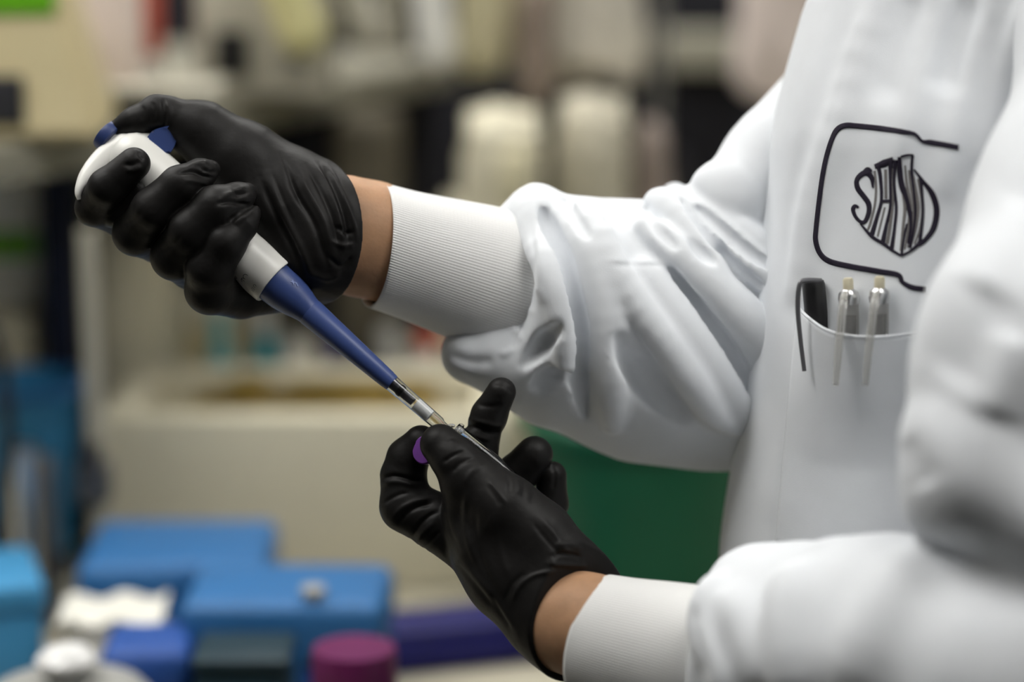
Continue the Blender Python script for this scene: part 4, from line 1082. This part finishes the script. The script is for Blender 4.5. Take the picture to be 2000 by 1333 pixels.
# pens in the pocket
def pen(name, px, ptop, pbot, wlift, r, label, kind):
    t0 = on_coat(px[0], ptop, wlift); b0 = on_coat(px[1], pbot, -0.5)
    root = empty(name, b0); tag(root, label, 'pen')
    ax = (t0 - b0); ln = ax.length
    M = Matrix.Translation(b0) @ ax.to_track_quat('Z', 'Y').to_matrix().to_4x4()
    view = Vector(-FWD)
    if kind == 'black':
        bm = bmesh.new(); add_lathe(bm, [(0, 0), (r * 0.4, 0.004), (r * 0.9, ln * 0.3), (r, ln * 0.55), (r, ln - 0.002), (r * 0.9, ln), (0, ln)], 24, M); bm_obj('barrel', bm, M_black, root)
        bm = bmesh.new()
        c = [on_coat(1604, 548, 1.4), on_coat(1575, 548, 2.4), on_coat(1562, 556, 2.8), on_coat(1558, 600, 2.8), on_coat(1563, 660, 2.2), on_coat(1571, 725, 1.7)]
        add_tube(bm, c, [0.0012, 0.0014, 0.0014, 0.0014, 0.0013, 0.0012], 8, 5); bm_obj('clip', bm, M_wire, root)
    else:
        bm = bmesh.new(); add_lathe(bm, [(0, 0), (r * 0.4, 0.004), (r * 0.9, 0.02), (r, ln * 0.5), (r, ln - 0.014), (r * 0.8, ln - 0.013)], 24, M); bm_obj('barrel', bm, M_frost, root)
        bm = bmesh.new(); add_lathe(bm, [(0, ln * 0.3), (r * 0.55, ln * 0.3), (r * 0.55, ln - 0.02), (0, ln - 0.02)], 20, M); bm_obj('ink_tube', bm, M_dkgrey, root)
        bm = bmesh.new(); add_lathe(bm, [(r * 1.02, ln - 0.014), (r * 1.15, ln - 0.011), (r * 1.05, ln - 0.008), (r * 0.6, ln - 0.006)], 24, M); bm_obj('collar', bm, M_steel, root)
        bm = bmesh.new(); add_lathe(bm, [(r * 0.55, ln - 0.008), (r * 0.55, ln - 0.001), (r * 0.4, ln), (0, ln)], 20, M); bm_obj('push_button', bm, M_ivory, root)
        bm = bmesh.new(); cx = kind
        f_ = lambda q: px[0] - 6 + (cx - px[0] + 6) * q
        c = [on_coat(f_(0), 574, wlift + r * 60), on_coat(f_(0.12), 584, 2.2), on_coat(f_(0.4), 630, 2.55), on_coat(f_(0.75), 695, 2.5), on_coat(cx, 752, 2.25)]
        add_tube(bm, c, [0.0016, 0.002, 0.0022, 0.002, 0.0016], 8, 5); bm_obj('clip', bm, M_frost, root)
M_frost = mat('frosted_clear_plastic', (0.80, 0.79, 0.76), 0.18, 0.5, trans=0.75, ior=1.3, vary=0)
M_ivory = mat('ivory_plastic', srgb(206, 198, 172), 0.4, 0.5, vary=0.02)
pen('pen', (1588, 1612), 549, 800, 0.85, 0.0062, 'black pen with wire clip over the pocket edge', 'black')
pen('pen', (1656, 1668), 543, 800, 0.8, 0.0050, 'clear pen in the middle of the pocket', 1632)
pen('pen', (1718, 1716), 540, 800, 0.8, 0.0050, 'clear pen farthest from the black pen', 1690)

# short hairs on the upper wrist
bm = bmesh.new()
bb = BVHTree.FromPolygons([Vector(v) for v in to_world(BV)], BF.tolist())
for k in range(260):
    px = random.uniform(655, 768); py = 335 + (px - 655) * 0.28 + abs(random.gauss(0, 45))
    o = Vector(CAMLOC); d = Vector(FWD + (px - 1000) / FPX * RIGHT + (666.5 - py) / FPX * UP).normalized()
    h = bb.ray_cast(o, d)
    if h[0] is None: continue
    n = h[1]; tang = (Vector(RIGHT) * random.uniform(-1, -0.3) + Vector(UP) * random.uniform(-0.2, 0.5))
    tang = (tang - n * tang.dot(n)).normalized()
    ln = random.uniform(0.004, 0.008)
    p0 = h[0]; p1 = p0 + (n * 0.35 + tang * 0.5) * ln; p2 = p1 + (tang * 0.6 - n * 0.1) * ln
    add_tube(bm, [p0, p1, p2], [0.00007, 0.00006, 0.00002], 3)
hr = bm_obj('arm_hair', bm, M_hair, person); hr['kind'] = 'stuff'

# ------------------------------------------------------------------ the pipette
AX = np.array([math.cos(math.radians(41)), math.sin(math.radians(41))])
def ua(u, perp=0.0, dw=0.0):
    """point on the pipette: u px along its axis from the barrel's end, perp px across, dw cm in depth"""
    w = 0.8 - 0.00267 * u + dw
    return Wp(537 + AX[0] * u - AX[1] * perp, 550 + AX[1] * u + AX[0] * perp, w)
P0 = ua(0); PD = (ua(300) - ua(-300)).normalized()
PXM = 1.0 / 3600.0
PM = Matrix.Translation(P0) @ PD.to_track_quat('Z', 'Y').to_matrix().to_4x4()
US = (ua(300) - ua(-300)).length / 600.0
def plathe(name, prof, m, parent, n=40, cap=True):
    """prof: (u px, r px)"""
    bm = bmesh.new(); add_lathe(bm, [(r * PXM, u * US) for u, r in prof], n, PM, cap)
    return bm_obj(name, bm, m, parent)
pip = empty('pipette', ua(302)); tag(pip, 'white and blue hand pipette held in the upper gloved hand', 'pipette')
plathe('handle', [(-414, 0), (-412, 20), (-404, 38), (-392, 49), (-375, 54), (-340, 54), (-290, 52.5), (-150, 51), (-20, 51.5), (-4, 51.5), (0, 50), (0, 45), (-14, 44), (-14, 0)], M_white_pl, pip, 56)
plathe('plunger_stem', [(-400, 19), (-428, 19), (-428, 0)], M_white_pl, pip, 28)
plathe('plunger_button', [(-424, 0), (-424, 29), (-427, 32), (-440, 32.5), (-447, 30), (-449, 25), (-449, 0)], M_blue_dk, pip, 36)
sh = plathe('shaft', [(-12, 0), (-12, 43), (4, 44.5), (30, 42), (58, 35.5), (82, 28.5), (92, 27), (96, 27), (200, 21.5), (298, 17.2), (302, 16.2), (302, 9)], M_blue_pl, pip, 48, cap=False)
# raised fin along the shaft's upper side, below the ejector sleeve
bm = bmesh.new(); rows = []
for u, r in ((84, 28.3), (100, 27.2), (200, 22.0), (296, 17.8)):
    rows.append([(u, r)])
add_lathe(bm, [((r + 0.9) * PXM, u * US) for u, r in ((90, 26.5), (92, 27.2), (290, 17.2), (292, 16.8))], 48, PM, False)
bm_obj('ejector_sleeve', bm, M_blue_pl, pip)
plathe('nose_cone', [(296, 11), (340, 9.6), (356, 8.6), (356, 0)], M_dkgrey, pip, 28)
plathe('seal_ring', [(318, 11.0), (321, 12.2), (326, 12.2), (329, 11.0)], M_black, pip, 28)
tip = plathe('pipette_tip', [(300, 15.9), (303, 16.2), (345, 15.2), (420, 13.8), (426, 10.8), (500, 7.6), (570, 4.2), (576, 3.8), (576, 2.6), (570, 3.0), (500, 6.3), (428, 9.4), (419, 12.2), (345, 13.7), (300, 14.6), (300, 15.9)], M_clear, pip, 40, cap=False)
tip['label'] = 'clear filter tip'
fl = plathe('tip_filter', [(362, 0), (362, 13.3), (398, 12.5), (398, 0)], M_filter, tip, 32)
# finger hook: a curved white blade arching over the index finger
hook_c = [(285, 300, 1.9, 42, 26), (250, 292, 1.8, 36, 27), (216, 304, 1.6, 28, 26), (189, 324, 1.3, 22, 25), (168, 345, 0.9, 15, 22), (157, 364, 0.6, 10, 18), (153, 378, 0.45, 7, 14), (155, 390, 0.35, 4, 8)]
def swept_bar(name, rows, m, parent, n=20):
    """rows: (px, py, w, half height in the view px, half width in depth px)"""
    Q = catmull(rows, 8); bm = bmesh.new(); rings = []
    T = np.gradient(Q[:, :2], axis=0); T /= np.linalg.norm(T, axis=1, keepdims=True)
    for q, t in zip(Q, T):
        nx, ny = -t[1], t[0]; ring = []
        for k in range(n):
            a = 2 * math.pi * k / n; c, s = math.cos(a), math.sin(a)
            c = math.copysign(abs(c) ** 0.8, c); s = math.copysign(abs(s) ** 0.8, s)
            ring.append(bm.verts.new(Wp(q[0] + nx * q[3] * c, q[1] + ny * q[3] * c, q[2] + s * q[4] / 36.0)))
        rings.append(ring)
    for a, b in zip(rings, rings[1:]):
        for k in range(n): bm.faces.new((a[k], a[(k + 1) % n], b[(k + 1) % n], b[k]))
    bm.faces.new(rings[0]); bm.faces.new(rings[-1])
    return bm_obj(name, bm, m, parent, angle=60)
swept_bar('finger_hook', hook_c, M_white_pl, pip)
# ejector lever: a flared blue thumb rest with a hollow under side
bm = bmesh.new()
pl = catmull([(286, 270), (298, 256), (316, 249), (334, 246), (347, 250), (349, 260), (344, 276), (335, 296), (322, 300), (300, 290), (286, 270)], 4)[:-1]
fr = [bm.verts.new(Wp(x, y, 1.95 - 0.75 + (0.25 if x > 335 else 0.0))) for x, y in pl]
bk = [bm.verts.new(Wp(x, y, 1.95 + 0.75)) for x, y in pl]
bm.faces.new(fr); bm.faces.new(bk)
for i in range(len(pl)): bm.faces.new((fr[i], fr[(i + 1) % len(pl)], bk[(i + 1) % len(pl)], bk[i]))
bmesh.ops.bevel(bm, geom=[e for e in bm.edges if len({v in fr for v in e.verts}) == 1], offset=0.0012, segments=2, affect='EDGES')
bm_obj('ejector_lever', bm, M_blue_pl, pip)
# small blue button behind the barrel, and the grey print on it
bm = bmesh.new(); add_lathe(bm, [(0, 0), (0.0022, 0), (0.0022, 0.002), (0.0014, 0.003), (0, 0.0032)], 16, Matrix.Translation(ua(-54, -49, 0.0)) @ Vector(ua(0, -60) - ua(0, -40)).to_track_quat('Z', 'Y').to_matrix().to_4x4())
bm_obj('lock_button', bm, mat('sky_blue_plastic', srgb(90, 160, 215), 0.4, 0.5, vary=0.02), pip)
def barrel_pt(u, ang, lift=0.00015, r=51.6):
    a = math.radians(ang)
    zx = PM.to_3x3() @ Vector((0, 0, 1))
    view = Vector(-FWD); v = (view - zx * view.dot(zx)).normalized(); s = zx.cross(v)      # s points down-left across the barrel
    rr = r * PXM + lift
    return P0 + zx * (u * US) + (v * math.cos(a) + s * math.sin(a)) * rr
side = 1 if (barrel_pt(-30, 40) - P0).dot(ua(-30, 30) - P0 - (ua(-30, 0) - P0)) > 0 else -1
def mark(bm, pts, wid):
    """pts: (u px, angle deg) strokes of print on the barrel"""
    Q = catmull(pts, 5) if len(pts) > 2 else np.asarray(pts, float)
    A = np.stack([Q[:, 0], Q[:, 1] * 0.9], 1); T = np.gradient(A, axis=0); T /= np.maximum(np.linalg.norm(T, axis=1, keepdims=True), 1e-6)
    rows = []
    for q, t in zip(Q, T):
        du, da = -t[1] * wid, t[0] * wid / 0.9
        rows.append([bm.verts.new(barrel_pt(q[0] + k * du, side * (q[1] + k * da))) for k in (-0.5, 0.5)])
    for a, b in zip(rows, rows[1:]): bm.faces.new((a[0], a[1], b[1], b[0]))
bm = bmesh.new()
def arc(u0, a0, r, s, e): return [(u0 + r * math.cos(math.radians(t)), a0 + r * 1.1 * math.sin(math.radians(t))) for t in np.linspace(s, e, 7)]
mark(bm, arc(-40, 34, 6, 100, 280), 1.3)            # C
mark(bm, arc(-40, 46, 6, 100, 280), 1.3); mark(bm, [(-46, 46), (-38, 46)], 1.2)      # E of the CE mark
mark(bm, arc(-16, 36, 3.0, 40, 330), 1.0); mark(bm, [(-20, 44), (-12, 44)], 1.0); mark(bm, [(-20, 48), (-12, 48)], 1.0); mark(bm, [(-18, 52), (-12, 52)], 1.0)
mark(bm, [(-60, 52), (-54, 56), (-60, 60)], 1.0)
bm_obj('barrel_print', bm, M_print, pip)
# small moulded mark on the shaft
bm = bmesh.new()
def shaft_mark(pts, r):
    rows = [[barrel_pt(u, side * (a + k), 0.0002, r) for k in (-1.5, 1.5)] for u, a in pts]
    rows = [[bm.verts.new(p) for p in rr] for rr in rows]
    for a, b in zip(rows, rows[1:]): bm.faces.new((a[0], a[1], b[1], b[0]))
shaft_mark([(30, -38), (38, -30)], 42.3); shaft_mark([(30, -30), (38, -38)], 42.3); shaft_mark([(38, -42), (46, -36)], 40)
bm_obj('shaft_mark', bm, mat('pale_blue_print', srgb(120, 136, 186), 0.5, 0.4, vary=0), pip)

# ------------------------------------------------------------------ the small tube in the lower hand
tube = empty('sample_tube', ua(560, 0, 0.0)); tag(tube, 'small clear tube with purple cap pinched by the lower hand', 'tube')
T0 = Wp(887, 842, -0.2); T1 = Wp(1043, 968, -0.8)
TM = Matrix.Translation(T0) @ (T1 - T0).to_track_quat('Z', 'Y').to_matrix().to_4x4(); TL = (T1 - T0).length
bm = bmesh.new()
add_lathe(bm, [(0.0034, 0.001), (0.0052, 0.0), (0.0058, 0.001), (0.0058, 0.0024), (0.0047, 0.003), (0.0046, TL * 0.5), (0.0024, TL * 0.95), (0.0012, TL), (0, TL), (0, TL - 0.001), (0.0016, TL * 0.95), (0.0037, TL * 0.5), (0.0036, 0.003), (0.0034, 0.001)], 36, TM, False)
bm_obj('tube_body', bm, M_clear, tube)
bm = bmesh.new(); hp = Wp(893, 836, -0.4)
bmesh.ops.create_uvsphere(bm, u_segments=14, v_segments=10, radius=0.0021, matrix=Matrix.Translation(Wp(897, 842, -0.5)) @ Matrix.Diagonal((1.4, 1, 1, 1)))
bmesh.ops.create_uvsphere(bm, u_segments=14, v_segments=10, radius=0.0014, matrix=Matrix.Translation(Wp(881, 832, -0.4)) @ Matrix.Diagonal((1.6, 1, 0.8, 1)))
bm_obj('hinge', bm, M_frost, tube)
cc = Wp(829, 880, -0.5)
cd = (Vector(RIGHT) * -0.6 + Vector(FWD) * -0.9 + Vector(UP) * 0.1).normalized()
CMx = Matrix.Translation(cc) @ cd.to_track_quat('Z', 'Y').to_matrix().to_4x4()
bm = bmesh.new(); add_lathe(bm, [(0, -0.0035), (0.0066, -0.0035), (0.0076, -0.0030), (0.0078, 0.0002), (0.0070, 0.0012), (0, 0.0014)], 40, CMx)
bm_obj('cap', bm, M_purple, tube)
